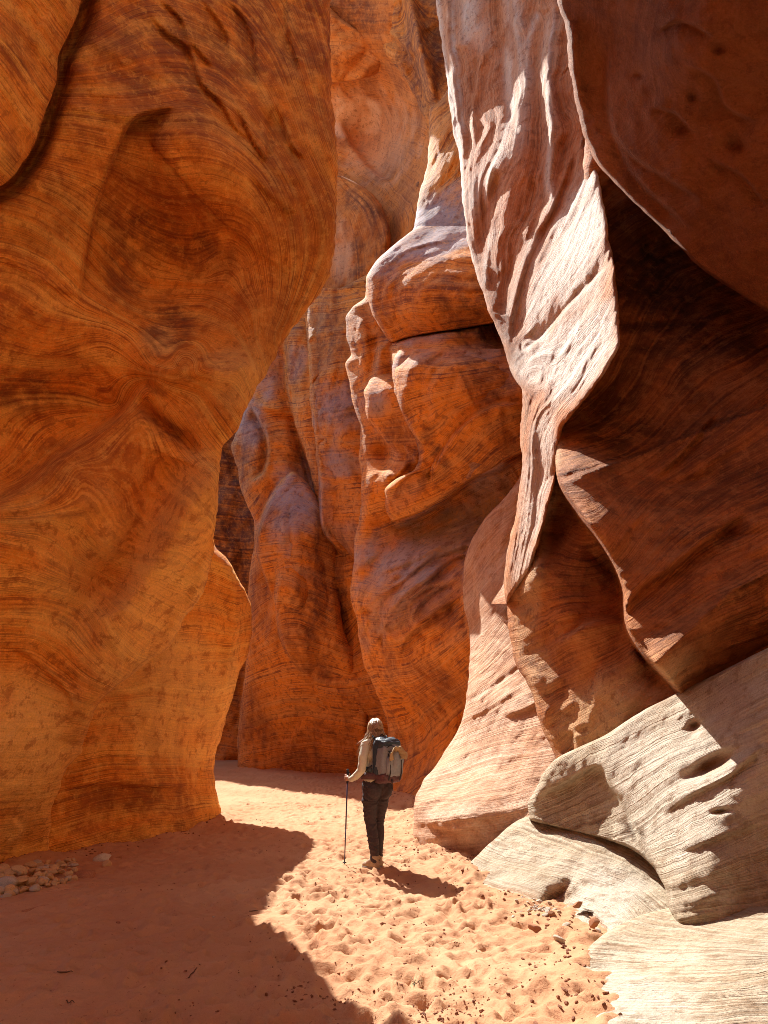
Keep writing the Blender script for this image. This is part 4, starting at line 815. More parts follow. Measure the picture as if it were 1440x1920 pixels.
# sand banked against the feet of the walls
BANKS = [[(-60, 1640), (0, 1625), (100, 1600), (240, 1585), (350, 1567), (400, 1550), (414, 1530)], [(740, 1493), (776, 1505), (775, 1560), (786, 1600), (870, 1615)], [(868, 1640), (930, 1690), (985, 1705), (1036, 1725), (1075, 1790), (1064, 1850), (1110, 1920)], [(450, 1445), (600, 1447), (700, 1447), (740, 1470)]]
for bk in BANKS:
    w = np.array([ground_xy(*p) for p in bk])
    sel = (GX > w[:, 0].min() - 1.2) & (GX < w[:, 0].max() + 1.2) & (GY > w[:, 1].min() - 1.2) & (GY < w[:, 1].max() + 1.2)
    s_, t_ = sdist(w, GX[sel], GY[sel])
    nz_ = np.stack([GX[sel], GY[sel], 0 * s_], -1)
    GZ[sel] += np.clip(0.07 + 0.07 * fbm(nz_ * 1.5 + 77, 3), 0.0, 0.2) * np.exp(-(np.abs(s_) / 0.28) ** 1.3)
rnd = random.Random(11)
for i in range(2600):                                   # footprints and hoof-sized dents
    y = 3.3 + 20.0 * rnd.random() ** 1.8
    x = rnd.gauss(-0.25 - 0.035 * max(0, y - 8), 1.05 + 0.02 * y)
    r = rnd.uniform(0.035, 0.085); an = rnd.gauss(math.pi / 2, 0.7); el = rnd.uniform(1.2, 2.2); dp = rnd.uniform(0.010, 0.034)
    i0, i1 = np.searchsorted(gx, x - 0.45), np.searchsorted(gx, x + 0.45); j0, j1 = np.searchsorted(gy, y - 0.45), np.searchsorted(gy, y + 0.45)
    if i1 - i0 < 3 or j1 - j0 < 3: continue
    dx, dy = GX[i0:i1, j0:j1] - x, GY[i0:i1, j0:j1] - y
    u = (dx * math.cos(an) + dy * math.sin(an)) / (r * el); v = (-dx * math.sin(an) + dy * math.cos(an)) / r
    rr = np.sqrt(u * u + v * v)
    GZ[i0:i1, j0:j1] += -dp * np.exp(-(rr / 0.8) ** 3) + 0.5 * dp * np.exp(-((rr - 1.35) / 0.35) ** 2)

k = NT('sand')
P_ = k.geo()
n_big = k.noise(P_, scale=0.5, detail=4); n_mid = k.noise(P_, scale=5.0, detail=5); n_f = k.noise(P_, scale=160.0, detail=2, rough=0.8)
n_sp = k.noise(P_, scale=38.0, detail=2)
c = k.mix(k.ramp(n_big, 0.35, 0.65), (0.45, 0.235, 0.125), (0.50, 0.29, 0.165))
c = k.mix(k.math('MULTIPLY', k.ramp(n_mid, 0.5, 0.72), 0.4), c, (0.44, 0.20, 0.11))
c = k.mix(k.math('MULTIPLY', k.ramp(n_sp, 0.66, 0.72), 0.55), c, (0.24, 0.10, 0.06))
hs = k.n('ShaderNodeHueSaturation'); k.set(hs.inputs['Color'], c); k.set(hs.inputs['Value'], k.math('ADD', 0.82, k.math('MULTIPLY', n_f, 0.36)))
k.set(k.b.inputs['Base Color'], hs.outputs[0]); k.b.inputs['Roughness'].default_value = 0.95; k.b.inputs['Specular IOR Level'].default_value = 0.15
bp = k.n('ShaderNodeBump'); bp.inputs['Distance'].default_value = 1.0; bp.inputs['Strength'].default_value = 0.6
k.set(bp.inputs['Height'], k.math('ADD', k.math('MULTIPLY', n_f, 0.004), k.math('MULTIPLY', k.noise(P_, scale=24.0, detail=4, rough=0.6), 0.018)))
k.set(k.b.inputs['Normal'], bp.outputs[0])
M_SAND = k.m
g = grid_mesh('ground', np.stack([GX, GY, GZ], -1), {}, M_SAND)
tag(g, kind='structure')

def sand_z(x, y):
    i = int(np.clip(np.searchsorted(gx, x), 1, len(gx) - 1)); j = int(np.clip(np.searchsorted(gy, y), 1, len(gy) - 1))
    return float(GZ[i - 1:i + 1, j - 1:j + 1].mean())

# ------------------------------------------------------------------ the hiker
def lumps(name, chains, mat, parent, voxel=0.012, smooth=4, post=None, balls=()):
    """one continuous skin grown over tapering limbs: chains of (x, y, z, radius)"""
    bm = bmesh.new()
    def ball(p, r, s=(1, 1, 1), rot=None):
        m = Matrix.Translation(p) @ (rot or Matrix.Identity(4)) @ Matrix.Diagonal((r * s[0], r * s[1], r * s[2], 1))
        bmesh.ops.create_icosphere(bm, subdivisions=3, radius=1.0, matrix=m)
    for ch in chains:
        for i, c in enumerate(ch):
            ball(Vector(c[:3]), c[3])
            if i:
                a, b = Vector(ch[i - 1][:3]), Vector(c[:3]); v = b - a
                if v.length < 1e-5: continue
                M = Matrix.Translation((a + b) / 2) @ v.to_track_quat('Z', 'Y').to_matrix().to_4x4()
                bmesh.ops.create_cone(bm, cap_ends=True, segments=20, radius1=ch[i - 1][3], radius2=c[3], depth=v.length, matrix=M)
    for b in balls: ball(Vector(b[0]), 1.0, b[1], Matrix.Rotation(math.radians(b[2]), 4, b[3]) if len(b) > 2 else None)
    me = bpy.data.meshes.new(name); bm.to_mesh(me); bm.free()
    tmp = bpy.data.objects.new(name, me); COL.objects.link(tmp)
    r = tmp.modifiers.new('r', 'REMESH'); r.mode = 'VOXEL'; r.voxel_size = voxel
    if smooth:
        s = tmp.modifiers.new('s', 'SMOOTH'); s.factor = 0.5; s.iterations = smooth
    dg = bpy.context.evaluated_depsgraph_get()
    me2 = bpy.data.meshes.new_from_object(tmp.evaluated_get(dg))
    bpy.data.objects.remove(tmp); bpy.data.meshes.remove(me)
    me2.name = name
    if post:
        n = len(me2.vertices); co = np.zeros(n * 3, np.float32); no = np.zeros(n * 3, np.float32)
        me2.vertices.foreach_get('co', co); me2.vertex_normals.foreach_get('vector', no)
        co = post(co.reshape(-1, 3).astype(float), no.reshape(-1, 3).astype(float))
        me2.vertices.foreach_set('co', co.reshape(-1).astype(np.float32))
    for p in me2.polygons: p.use_smooth = True
    me2.materials.clear(); me2.materials.append(mat)
    o = bpy.data.objects.new(name, me2); COL.objects.link(o)
    if parent: o.parent = parent
    return o

def tube(bm, pts, radii, seg=8, flat=1.0, up=Vector((0, 0, 1))):
    pts = [Vector(p) for p in pts]
    if not hasattr(radii, '__len__'): radii = [radii] * len(pts)
    rings = []
    for i, p in enumerate(pts):
        t = (pts[min(i + 1, len(pts) - 1)] - pts[max(i - 1, 0)]).normalized()
        s = t.cross(up)
        if s.length < 1e-3: s = t.cross(Vector((1, 0, 0)))
        s.normalize(); w = s.cross(t)
        rings.append([bm.verts.new(p + (s * math.cos(a) + w * math.sin(a) * flat) * radii[i]) for a in [2 * math.pi * k / seg for k in range(seg)]])
    for i in range(len(rings) - 1):
        for k in range(seg):
            bm.faces.new((rings[i][k], rings[i][(k + 1) % seg], rings[i + 1][(k + 1) % seg], rings[i + 1][k]))
    bm.faces.new(rings[0][::-1]); bm.faces.new(rings[-1])

def bm_obj(name, bm, mat, parent=None, smooth=True):
    bmesh.ops.recalc_face_normals(bm, faces=bm.faces)
    me = bpy.data.meshes.new(name); bm.to_mesh(me); bm.free()
    if smooth:
        for p in me.polygons: p.use_smooth = True
    me.materials.append(mat)
    o = bpy.data.objects.new(name, me); COL.objects.link(o)
    if parent: o.parent = parent
    return o

def empty(name, loc, rz=0.0):
    o = bpy.data.objects.new(name, None); COL.objects.link(o)
    o.location = loc; o.rotation_euler = (0, 0, rz)
    return o

M_SKIN = plain_mat('skin', (0.52, 0.29, 0.20), 0.55, 0.1, 20)
M_SHIRT = plain_mat('cream_shirt', (0.60, 0.57, 0.45), 0.85, 0.08, 60, 0.3)
M_TROUS = plain_mat('dark_trousers', (0.060, 0.042, 0.046), 0.8, 0.25, 40, 0.3)
M_SHOE = plain_mat('tan_shoe', (0.42, 0.30, 0.20), 0.85, 0.2, 40)
M_SOLE = plain_mat('shoe_sole', (0.30, 0.24, 0.20), 0.9, 0.2, 40)
M_HAIR = plain_mat('brown_hair', (0.17, 0.085, 0.038), 0.4, 0.35, 60, 0.2, col2=(0.40, 0.26, 0.13), spec=0.7)
M_PGREY = plain_mat('grey_nylon', (0.25, 0.265, 0.30), 0.6, 0.15, 50, 0.3)
M_PNAVY = plain_mat('navy_nylon', (0.045, 0.065, 0.095), 0.5, 0.3, 40, 0.3)
M_PWINE = plain_mat('wine_nylon', (0.12, 0.055, 0.06), 0.65, 0.2, 40, 0.3)
M_STRAP = plain_mat('black_webbing', (0.03, 0.028, 0.03), 0.7, 0.2, 80)
M_HAT = plain_mat('tan_cloth', (0.40, 0.285, 0.16), 0.9, 0.15, 60, 0.4)
M_POLE = plain_mat('pole_metal', (0.06, 0.05, 0.12), 0.35, 0.1, 20, spec=0.6, metal=0.3)
M_GRIP = plain_mat('black_foam', (0.03, 0.03, 0.035), 0.8, 0.2, 60)

fx, fy = ground_xy(706, 1631)
fz = sand_z(fx, fy) + 0.002
FACE = math.radians(34)
person = empty('person', (fx, fy, fz), FACE)
tag(person, 'hiker seen from behind with long brown hair, cream top and dark trousers on sunlit sand', 'person')

HL, HR = (-0.235, 0.285, 0.985), (0.200, 0.30, 1.0)      # where the two hands close on their poles
def hand(c, side):
    """palm behind the grip, four bent fingers round it, thumb on top"""
    x, y, z = c
    ch = [[(x, y - 0.085, z - 0.012, 0.024), (x + side * 0.012, y - 0.045, z - 0.006, 0.030), (x + side * 0.018, y - 0.016, z, 0.028)]]
    for i, (dz, L) in enumerate(((0.030, 0.95), (0.010, 1.05), (-0.010, 1.0), (-0.029, 0.8))):
        zz = z + dz
        ch.append([(x + side * 0.024, y - 0.012, zz, 0.0105), (x + side * 0.026, y + 0.016 * L, zz - 0.002, 0.0098), (x + side * 0.004, y + 0.028 * L, zz - 0.004, 0.0090), (x - side * 0.018 * L, y + 0.016, zz - 0.005, 0.0080)])
    ch.append([(x + side * 0.006, y - 0.035, z + 0.022, 0.0125), (x - side * 0.014, y - 0.012, z + 0.036, 0.0110), (x - side * 0.016, y + 0.014, z + 0.038, 0.0090)])
    return ch

ARM_L = [(-0.165, -0.005, 1.365, 0.050), (-0.225, -0.045, 1.235, 0.045), (-0.245, -0.050, 1.095, 0.040), (-0.245, 0.080, 1.010, 0.034), (-0.238, 0.20, 0.972, 0.025)]
ARM_R = [(0.165, -0.005, 1.365, 0.050), (0.200, -0.01, 1.235, 0.045), (0.205, 0.02, 1.10, 0.040), (0.20, 0.13, 1.03, 0.034), (0.205, 0.215, 0.995, 0.025)]
LEG_L = [(-0.085, 0.0, 0.90, 0.095), (-0.085, 0.015, 0.70, 0.080), (-0.070, 0.025, 0.50, 0.060), (-0.060, -0.02, 0.30, 0.056), (-0.055, -0.045, 0.09, 0.036)]
LEG_R = [(0.085, 0.0, 0.90, 0.095), (0.080, 0.035, 0.70, 0.080), (0.065, 0.06, 0.50, 0.060), (0.055, 0.045, 0.30, 0.056), (0.050, 0.03, 0.09, 0.036)]
thin = lambda ch, d: [(c[0], c[1], c[2], c[3] - d) for c in ch]
lumps('body', [thin(ARM_L, 0.004), thin(ARM_R, 0.004), thin(LEG_L, 0.012), thin(LEG_R, 0.012)] + hand(HL, -1) + hand(HR, 1)
      + [[(0, -0.01, 1.36, 0.060), (0, 0.012, 1.43, 0.050), (0, 0.03, 1.50, 0.050)], [(-0.15, 0, 1.36, 0.045), (0.15, 0, 1.36, 0.045)]]
      + [[(0, 0.118, 1.555, 0.012), (0, 0.142, 1.530, 0.013)], [(-0.016, 0.115, 1.492, 0.009), (0.016, 0.115, 1.492, 0.009)]],       # nose, mouth
      M_SKIN, person, 0.0055, 3,
      balls=[((0, 0.035, 1.555), (0.072, 0.092, 0.108)), ((0, 0.075, 1.495), (0.048, 0.05, 0.055)), ((-0.074, 0.03, 1.545), (0.012, 0.024, 0.032)), ((0.074, 0.03, 1.545), (0.012, 0.024, 0.032)),
             ((0, 0, 1.22), (0.145, 0.085, 0.17)), ((0, 0, 1.0), (0.135, 0.09, 0.13))])

def cloth_folds(amp, fz_, seed, lo=None):
    def f(co, no):
        p = co * np.array([4.0, 4.0, fz_])
        p[:, 2] += 2.2 * perlin(co * 5.0 + seed)
        w = amp * (np.abs(perlin(p + seed)) * 2 - 0.5)
        return co + no * w[:, None]
    return f
lumps('shirt', [[(c[0], c[1], c[2], c[3] + 0.010) for c in ARM_L], [(c[0], c[1], c[2], c[3] + 0.010) for c in ARM_R],
                [(-0.15, -0.005, 1.375, 0.055), (0, 0.0, 1.405, 0.062), (0.15, -0.005, 1.375, 0.055)], [(0, -0.005, 1.40, 0.066), (0, 0.005, 1.425, 0.062)]],
      M_SHIRT, person, 0.009, 5, cloth_folds(0.006, 16, 3.0),
      balls=[((0, 0, 1.265), (0.175, 0.112, 0.16)), ((0, 0, 1.10), (0.158, 0.112, 0.16)), ((0, -0.005, 0.97), (0.172, 0.125, 0.10)), ((-0.07, 0.075, 1.24), (0.075, 0.06, 0.075)), ((0.07, 0.075, 1.24), (0.075, 0.06, 0.075))])
lumps('trousers', [[(c[0], c[1], c[2], c[3] + 0.010) for c in LEG_L], [(c[0], c[1], c[2], c[3] + 0.010) for c in LEG_R]], M_TROUS, person, 0.008, 4, cloth_folds(0.014, 22, 9.0),
      balls=[((0, -0.01, 0.93), (0.178, 0.125, 0.10)), ((-0.075, -0.045, 0.86), (0.105, 0.105, 0.115)), ((0.075, -0.045, 0.86), (0.105, 0.105, 0.115))])
for nm, (ax, ay), yaw in (('shoe', (-0.055, -0.045), 16), ('shoe', (0.05, 0.03), -6)):
    sh = lumps(nm, [[(0, -0.03, 0.045, 0.040), (0, 0.06, 0.042, 0.042), (0, 0.15, 0.032, 0.034)], [(0, 0, 0.06, 0.044), (0, 0.0, 0.125, 0.046)], [(0, 0.03, 0.085, 0.040), (0, 0.09, 0.055, 0.038)]], M_SHOE, person, 0.008, 3)
    sh.location = (ax, ay, 0.0); sh.rotation_euler = (0, 0, math.radians(yaw))
    bm = bmesh.new()
    out = [(0.042 * math.sin(a) * (1.0 + 0.12 * math.cos(a)), 0.055 + 0.135 * math.cos(a)) for a in [2 * math.pi * k / 28 for k in range(28)]]
    lo = [bm.verts.new((x * 0.96, y, -0.004)) for x, y in out]; hi = [bm.verts.new((x * 1.05, y, 0.022)) for x, y in out]
    for k_ in range(28): bm.faces.new((lo[k_], lo[(k_ + 1) % 28], hi[(k_ + 1) % 28], hi[k_]))
    bm.faces.new(lo[::-1]); bm.faces.new(hi)
    bm_obj('sole', bm, M_SOLE, sh)

# long loose hair: a cap over the skull and falling locks
bm = bmesh.new()
hr = random.Random(5)
for i in range(600):
    a = hr.uniform(-2.5, 2.5)                                    # round the back of the head, 0 = straight back
    el = hr.uniform(0.0, 1.0)
    rx, ry, rz = 0.083, 0.102, 0.117
    pts = []
    ph = 1.35 - el * 1.25                                        # where on the skull the lock starts
    for t in np.linspace(0, 1, 4):
        th = ph * (1 - t) - 0.15 * t
        pts.append((rx * math.sin(a) * math.cos(th) * 1.02, 0.035 - ry * math.cos(a) * math.cos(th) * 1.02, 1.557 + rz * math.sin(th) * 1.02))
    ln = hr.uniform(0.18, 0.40) * (0.75 if abs(a) > 1.7 else 1.0)
    x0, y0_, z0_ = pts[-1]
    sx = hr.gauss(0, 0.04) - 0.10 * (1 if x0 < 0 else -0.3) * abs(math.sin(a)); sy = hr.gauss(-0.01, 0.02)
    for t in np.linspace(0.2, 1, 6):
        pts.append((x0 + sx * t ** 1.4 + 0.012 * math.sin(9 * t + i), y0_ + sy * t - 0.035 * math.sin(math.pi * min(1, t * 1.2)) * 0.5, z0_ - ln * t))
    r = hr.uniform(0.005, 0.0105) if i % 5 else 0.0022
    tube(bm, pts, [r * s for s in np.linspace(0.9, 1, 4)] + [r * s for s in np.linspace(1, 0.15, 6)], 5)
hair = bm_obj('hair', bm, M_HAIR, person)
M_BLOND = plain_mat('sunlit_hair', (0.46, 0.31, 0.16), 0.4, 0.3, 60, 0.2, spec=0.7)  # sun on the hair painted as a blond tone on every third lock
hair.data.materials.append(M_BLOND)
nf = len(hair.data.polygons) // 600
for i_, p_ in enumerate(hair.data.polygons):
    if (i_ // nf) % 3 == 0: p_.material_index = 1
M_HAIRD = plain_mat('dark_hair', (0.17, 0.09, 0.042), 0.5, 0.3, 60, 0.3)
cap = lumps('hair_cap', [], M_HAIRD, hair, 0.008, 2, cloth_folds(0.003, 6, 2.0), balls=[((0, 0.022, 1.563), (0.080, 0.096, 0.111)), ((0, -0.03, 1.49), (0.078, 0.055, 0.12)), ((0, -0.05, 1.40), (0.085, 0.03, 0.09))])

# backpack (rests on her back: a thing of its own)
pack = empty('backpack', (fx, fy, fz), FACE)
tag(pack, 'grey and navy hiking backpack with dark red base worn on the back of the hiker', 'backpack')
def rbox(name, c, s, mat, parent, r=0.35, rot=(0, 0, 0), bend=0.0, seed=1.0, wr=0.004):
    bm = bmesh.new()
    bmesh.ops.create_cube(bm, size=1.0)
    bmesh.ops.subdivide_edges(bm, edges=bm.edges[:], cuts=11, use_grid_fill=True)
    for v in bm.verts:
        p = np.array(v.co) * 2
        n = np.linalg.norm(p, ord=4) or 1.0
        q = p * ((1 - r) + r * np.max(np.abs(p)) / n)
        q = q * np.array(s) / 2
        q[1] += -bend * (p[0] ** 2)
        q = q + wr * float(perlin((np.array(v.co) * 5 + seed)[None])[0]) * np.sign(p)
        v.co = q
    o = bm_obj(name, bm, mat, parent)
    o.location = c; o.rotation_euler = [math.radians(t) for t in rot]
    return o
rbox('main_compartment', (0.02, -0.215, 1.20), (0.30, 0.20, 0.40), M_PGREY, pack, 0.95, (6, 0, 3), seed=2.0, wr=0.012)
rbox('top_lid', (0.02, -0.20, 1.375), (0.29, 0.20, 0.15), M_PNAVY, pack, 0.95, (16, 0, 3), seed=3.0, wr=0.014)
rbox('front_pocket', (0.035, -0.315, 1.14), (0.23, 0.09, 0.24), M_PGREY, pack, 0.95, (10, 0, 3), seed=4.0, wr=0.012)
rbox('back_panel', (-0.10, -0.155, 1.22), (0.08, 0.08, 0.40), M_PNAVY, pack, 0.7, (0, 0, 10), seed=5.0, wr=0.008)
rbox('base_panel', (0.02, -0.215, 1.005), (0.29, 0.20, 0.12), M_PWINE, pack, 0.92, (-8, 0, 3), seed=6.0, wr=0.012)
bm = bmesh.new(); tube(bm, [(-0.16, -0.06, 1.03), (-0.175, 0.02, 1.035), (-0.14, 0.10, 1.035), (0, 0.14, 1.035), (0.14, 0.10, 1.035), (0.175, 0.02, 1.035), (0.16, -0.06, 1.03)], 0.034, 8, 0.0, Vector((0, 0, 1)))
bm.free()
def belt(name, pts, w, th, mat):
    bm = bmesh.new(); q = np.array([tuple(p) for p in pts])
    rows = []
    for i, p in enumerate(q):
        t = q[min(i + 1, len(q) - 1)] - q[max(i - 1, 0)]; t /= np.linalg.norm(t)
        out = np.array([p[0], p[1] + 0.0, 0.0]); out = out / (np.linalg.norm(out) + 1e-6)
        side = np.cross(t, out); side /= np.linalg.norm(side) + 1e-6
        rows.append([bm.verts.new(p + side * w * a + out * th * b) for a, b in ((-1, -0.5), (1, -0.5), (1, 1), (0, 1.3), (-1, 1))])
    for i in range(len(rows) - 1):
        for k_ in range(5): bm.faces.new((rows[i][k_], rows[i][(k_ + 1) % 5], rows[i + 1][(k_ + 1) % 5], rows[i + 1][k_]))
    bm.faces.new(rows[0]); bm.faces.new(rows[-1][::-1])
    return bm_obj(name, bm, mat, pack)
belt('hip_belt', [(-0.12, -0.16, 1.02), (-0.175, -0.06, 1.02), (-0.185, 0.03, 1.02), (-0.14, 0.115, 1.02), (0, 0.145, 1.02), (0.14, 0.115, 1.02), (0.185, 0.03, 1.02), (0.175, -0.06, 1.02), (0.12, -0.16, 1.02)], 0.038, 0.012, M_PWINE)
for sx in (-1, 1):
    belt('shoulder_strap', [(sx * 0.085, -0.13, 1.40), (sx * 0.095, -0.05, 1.455), (sx * 0.105, 0.03, 1.445), (sx * 0.11, 0.10, 1.36), (sx * 0.125, 0.135, 1.25), (sx * 0.155, 0.10, 1.15), (sx * 0.175, -0.02, 1.10), (sx * 0.15, -0.12, 1.09)], 0.026, 0.010, M_PNAVY)
    belt('side_strap', [(sx * 0.165, -0.15, 1.14), (sx * 0.178, -0.05, 1.09), (sx * 0.18, 0.0, 1.05)], 0.010, 0.005, M_STRAP)
bm = bmesh.new(); tube(bm, [(-0.035, -0.12, 1.42), (-0.03, -0.115, 1.47), (0.0, -0.11, 1.49), (0.03, -0.115, 1.47), (0.035, -0.12, 1.42)], 0.008, 6); bm_obj('grab_loop', bm, M_STRAP, pack)
for x_ in (-0.055, 0.10):
    bm = bmesh.new(); tube(bm, [(x_, -0.31, 1.30), (x_ + 0.005, -0.365, 1.20), (x_ + 0.01, -0.355, 1.06), (x_ + 0.01, -0.32, 0.98)], 0.009, 6, 0.4); bm_obj('compression_strap', bm, M_STRAP, pack)
bm = bmesh.new(); tube(bm, [(0.0, -0.32, 0.99), (0.0, -0.325, 0.92), (0.005, -0.32, 0.88)], 0.010, 6, 0.5); bm_obj('hanging_strap', bm, M_STRAP, pack)
bm = bmesh.new(); tube(bm, [(-0.09, -0.30, 1.33), (-0.03, -0.335, 1.37), (0.05, -0.335, 1.35), (0.06, -0.32, 1.29), (-0.02, -0.34, 1.28), (-0.09, -0.31, 1.33)], 0.005, 5); bm_obj('elastic_cord', bm, M_STRAP, pack)

# sun hat clipped over the pack
hat = empty('sun_hat', (fx, fy, fz), FACE)
tag(hat, 'crumpled tan sun hat hanging over the top of the backpack', 'hat')
bm = bmesh.new(); rows = []
for i in range(41):
    t = i / 40; a = math.radians(-12 + 215 * t)
    row = []
    for j in range(7):
        s_ = j / 6
        R_ = 0.055 + 0.062 * s_
        x_ = 0.025 + R_ * math.cos(a) * 1.0; z_ = 1.245 + R_ * math.sin(a) * 0.95 + 0.010 * math.sin(7 * a)
        y_ = -0.385 - 0.035 * s_ + 0.018 * math.sin(3 * a + 4 * s_) + 0.05 * max(0.0, math.sin(a)) * (1 - s_)
        row.append(bm.verts.new((x_, y_, z_)))
    rows.append(row)
for i in range(40):
    for j in range(6): bm.faces.new((rows[i][j], rows[i][j + 1], rows[i + 1][j + 1], rows[i + 1][j]))
br = bm_obj('brim', bm, M_HAT, hat)
so = br.modifiers.new('thick', 'SOLIDIFY'); so.thickness = 0.012; so.offset = 0
lumps('crown', [[(0.025, -0.345, 1.16, 0.050), (0.028, -0.345, 1.265, 0.050)]], M_PGREY, hat, 0.012, 4, cloth_folds(0.008, 6, 1.0))

# trekking poles, held: things of their own
def pole(c, tip, label):
    r = empty('trekking_pole', (fx, fy, fz), FACE)
    tag(r, label, 'trekking pole')
    top = Vector(c) + (Vector(c) - Vector(tip)).normalized() * 0.075
    lo = Vector(c) - (Vector(c) - Vector(tip)).normalized() * 0.065
    bm = bmesh.new(); mid1 = Vector(tip).lerp(lo, 0.45)
    tube(bm, [lo, mid1], [0.0085, 0.0085], 10, up=Vector((0, 1, 0))); tube(bm, [mid1, Vector(tip).lerp(lo, 0.06)], [0.0070, 0.0065], 10, up=Vector((0, 1, 0))); bm_obj('shaft', bm, M_POLE, r)
    bm = bmesh.new(); tube(bm, [lo, Vector(c), top, top + Vector((0, 0.004, 0.012)), top + Vector((0, 0.006, 0.022))], [0.0125, 0.0155, 0.0145, 0.020, 0.012], 10, up=Vector((0, 1, 0))); bm_obj('grip', bm, M_GRIP, r)
    bm = bmesh.new(); b0 = Vector(tip).lerp(lo, 0.05); tube(bm, [b0, b0 + Vector((0, 0, 0.010))], [0.026, 0.018], 12, up=Vector((0, 1, 0))); bm_obj('basket', bm, M_GRIP, r)
    bm = bmesh.new(); tube(bm, [Vector(tip), Vector(tip).lerp(lo, 0.06)], [0.004, 0.006], 8, up=Vector((0, 1, 0))); bm_obj('tip', bm, M_POLE, r)
    bm = bmesh.new(); tube(bm, [top, top + Vector((0.02, -0.03, -0.03)), Vector(c) + Vector((0.01, -0.08, -0.02)), top + Vector((-0.015, -0.03, -0.03)), top], 0.005, 5); bm_obj('wrist_strap', bm, M_STRAP, r)
    return r
pole(HL, (-0.255, 0.30, -0.01), 'thin dark trekking pole standing upright in the visible hand of the hiker')
pole(HR, (0.19, 0.22, -0.01), 'trekking pole mostly hidden behind the legs of the hiker')

SCALE_ = 0.955
for o in (person, pack, hat):
    o.scale = (SCALE_,) * 3
for o in [o for o in COL.objects if o.name.startswith('trekking_pole')]:
    o.scale = (SCALE_,) * 3

# ------------------------------------------------------------------ stones, gravel, clods, plant
M_STONE = plain_mat('tan_stone', (0.60, 0.41, 0.22), 0.9, 0.3, 14, 0.6, col2=(0.48, 0.30, 0.15))
M_STONE2 = plain_mat('grey_stone', (0.52, 0.44, 0.35), 0.9, 0.3, 14, 0.6, col2=(0.38, 0.31, 0.24))
M_STONE3 = plain_mat('brown_stone', (0.42, 0.20, 0.10), 0.9, 0.3, 14, 0.6, col2=(0.30, 0.13, 0.07))
M_WHITE = plain_mat('white_stone', (0.58, 0.51, 0.43), 0.9, 0.25, 14, 0.5, col2=(0.44, 0.37, 0.30))
M_CLOD = plain_mat('dark_clod', (0.30, 0.13, 0.07), 0.95, 0.4, 20, 0.4, col2=(0.17, 0.07, 0.04))

def stone_mesh(seed, cuts=2, flat=0.7):
    rs = np.random.RandomState(seed)
    bm = bmesh.new()
    bmesh.ops.create_icosphere(bm, subdivisions=cuts + 1, radius=1.0)
    planes = rs.normal(size=(9, 3)); planes /= np.linalg.norm(planes, axis=1)[:, None]
    lim = rs.uniform(0.55, 0.9, 9)
    co = np.array([v.co for v in bm.verts])
    for n, l in zip(planes, lim):
        h = co @ n
        co -= np.clip(h - l, 0, None)[:, None] * n[None] * 0.92
    co *= (1 + 0.10 * perlin(co * 1.6 + seed))[:, None]
    co *= np.array([1.25, 0.95, flat])
    for v, c_ in zip(bm.verts, co): v.co = c_
    me = bpy.data.meshes.new('stone'); bmesh.ops.recalc_face_normals(bm, faces=bm.faces); bm.to_mesh(me); bm.free()
    for p in me.polygons: p.use_smooth = True
    return me
PROTO = {}
def put_stone(name, px, py, size, mat, label, cat, group=None, lift=0.0, rs=random.Random(3), flat=0.7, rot=None, d=None):
    key = (mat.name, rs.randrange(9), flat)
    if key not in PROTO:
        me = stone_mesh(100 + 37 * len(PROTO), 2, flat); me.materials.append(mat); PROTO[key] = me
    o = bpy.data.objects.new(name, PROTO[key]); COL.objects.link(o)
    if d is None:
        x, y = ground_xy(px, py); z = sand_z(x, y) + lift
    else:
        x, y, z = pos(np.array(float(px)), np.array(float(py)), np.array(d))
    o.location = (x, y, z + size * 0.25)
    o.scale = (size * rs.uniform(0.8, 1.2), size * rs.uniform(0.8, 1.2), size * rs.uniform(0.75, 1.1))
    o.rotation_euler = rot or (rs.gauss(0, 0.35), rs.gauss(0, 0.35), rs.uniform(0, 6.28))
    tag(o, label, cat, group)
    return o
rs = random.Random(21)
n = 0
while n < 130:
    px = rs.uniform(-12, 140); t = px / 140.0
    top, bot = 1636 - 18 * max(0, t) - 6, 1688 - 34 * max(0, t)
    py = rs.uniform(top, bot)
    sz = rs.uniform(0.03, 0.078) * (1.15 - 0.55 * max(0, t))
    lift = 0.10 * math.sin(math.pi * min(1, max(0, (bot - py) / (bot - top)))) * (1 - 0.6 * max(t, 0)) * rs.random()
    put_stone('stone', px, py, sz, rs.choice([M_STONE, M_STONE, M_STONE, M_STONE, M_STONE2]), 'tan rounded stone in the heap at the foot of the left wall', 'stone', 'stones heaped at the foot of the left wall', lift, rs)
    n += 1
put_stone('stone', 190, 1612, 0.085, M_WHITE, 'pale squarish block at the far end of the stone heap', 'stone', None, 0.01, rs, 0.9)
put_stone('stone', 200, 1622, 0.055, M_STONE, 'tan stone leaning just in front of the pale squarish block', 'stone', None, 0.0, rs, 0.8)
put_stone('stone', 155, 1642, 0.13, M_STONE3, 'muddy grey brown lump half sunk in sand beside the stone heap', 'stone', None, -0.05, rs, 0.55)
put_stone('stone', 70, 1704, 0.17, M_STONE3, 'flat reddish slab half buried in sand in front of the stone heap', 'stone', None, -0.10, rs, 0.45)
put_stone('stone', 217, 1606, 0.07, M_STONE3, 'low sandy stone farthest along the wall from the stone heap', 'stone', None, -0.03, rs, 0.5)
for i in range(60):
    a = rs.gauss(0, 1); b = rs.gauss(0, 1)
    put_stone('pebble', 1010 + 17 * a + 4 * b, 1713 + 8 * b, rs.uniform(0.010, 0.024), rs.choice([M_WHITE, M_WHITE, M_STONE2]), 'small whitish pebble in the gravel patch beside the cream ledge', 'pebble', 'pebbles in the gravel patch by the cream ledge', 0.0, rs)
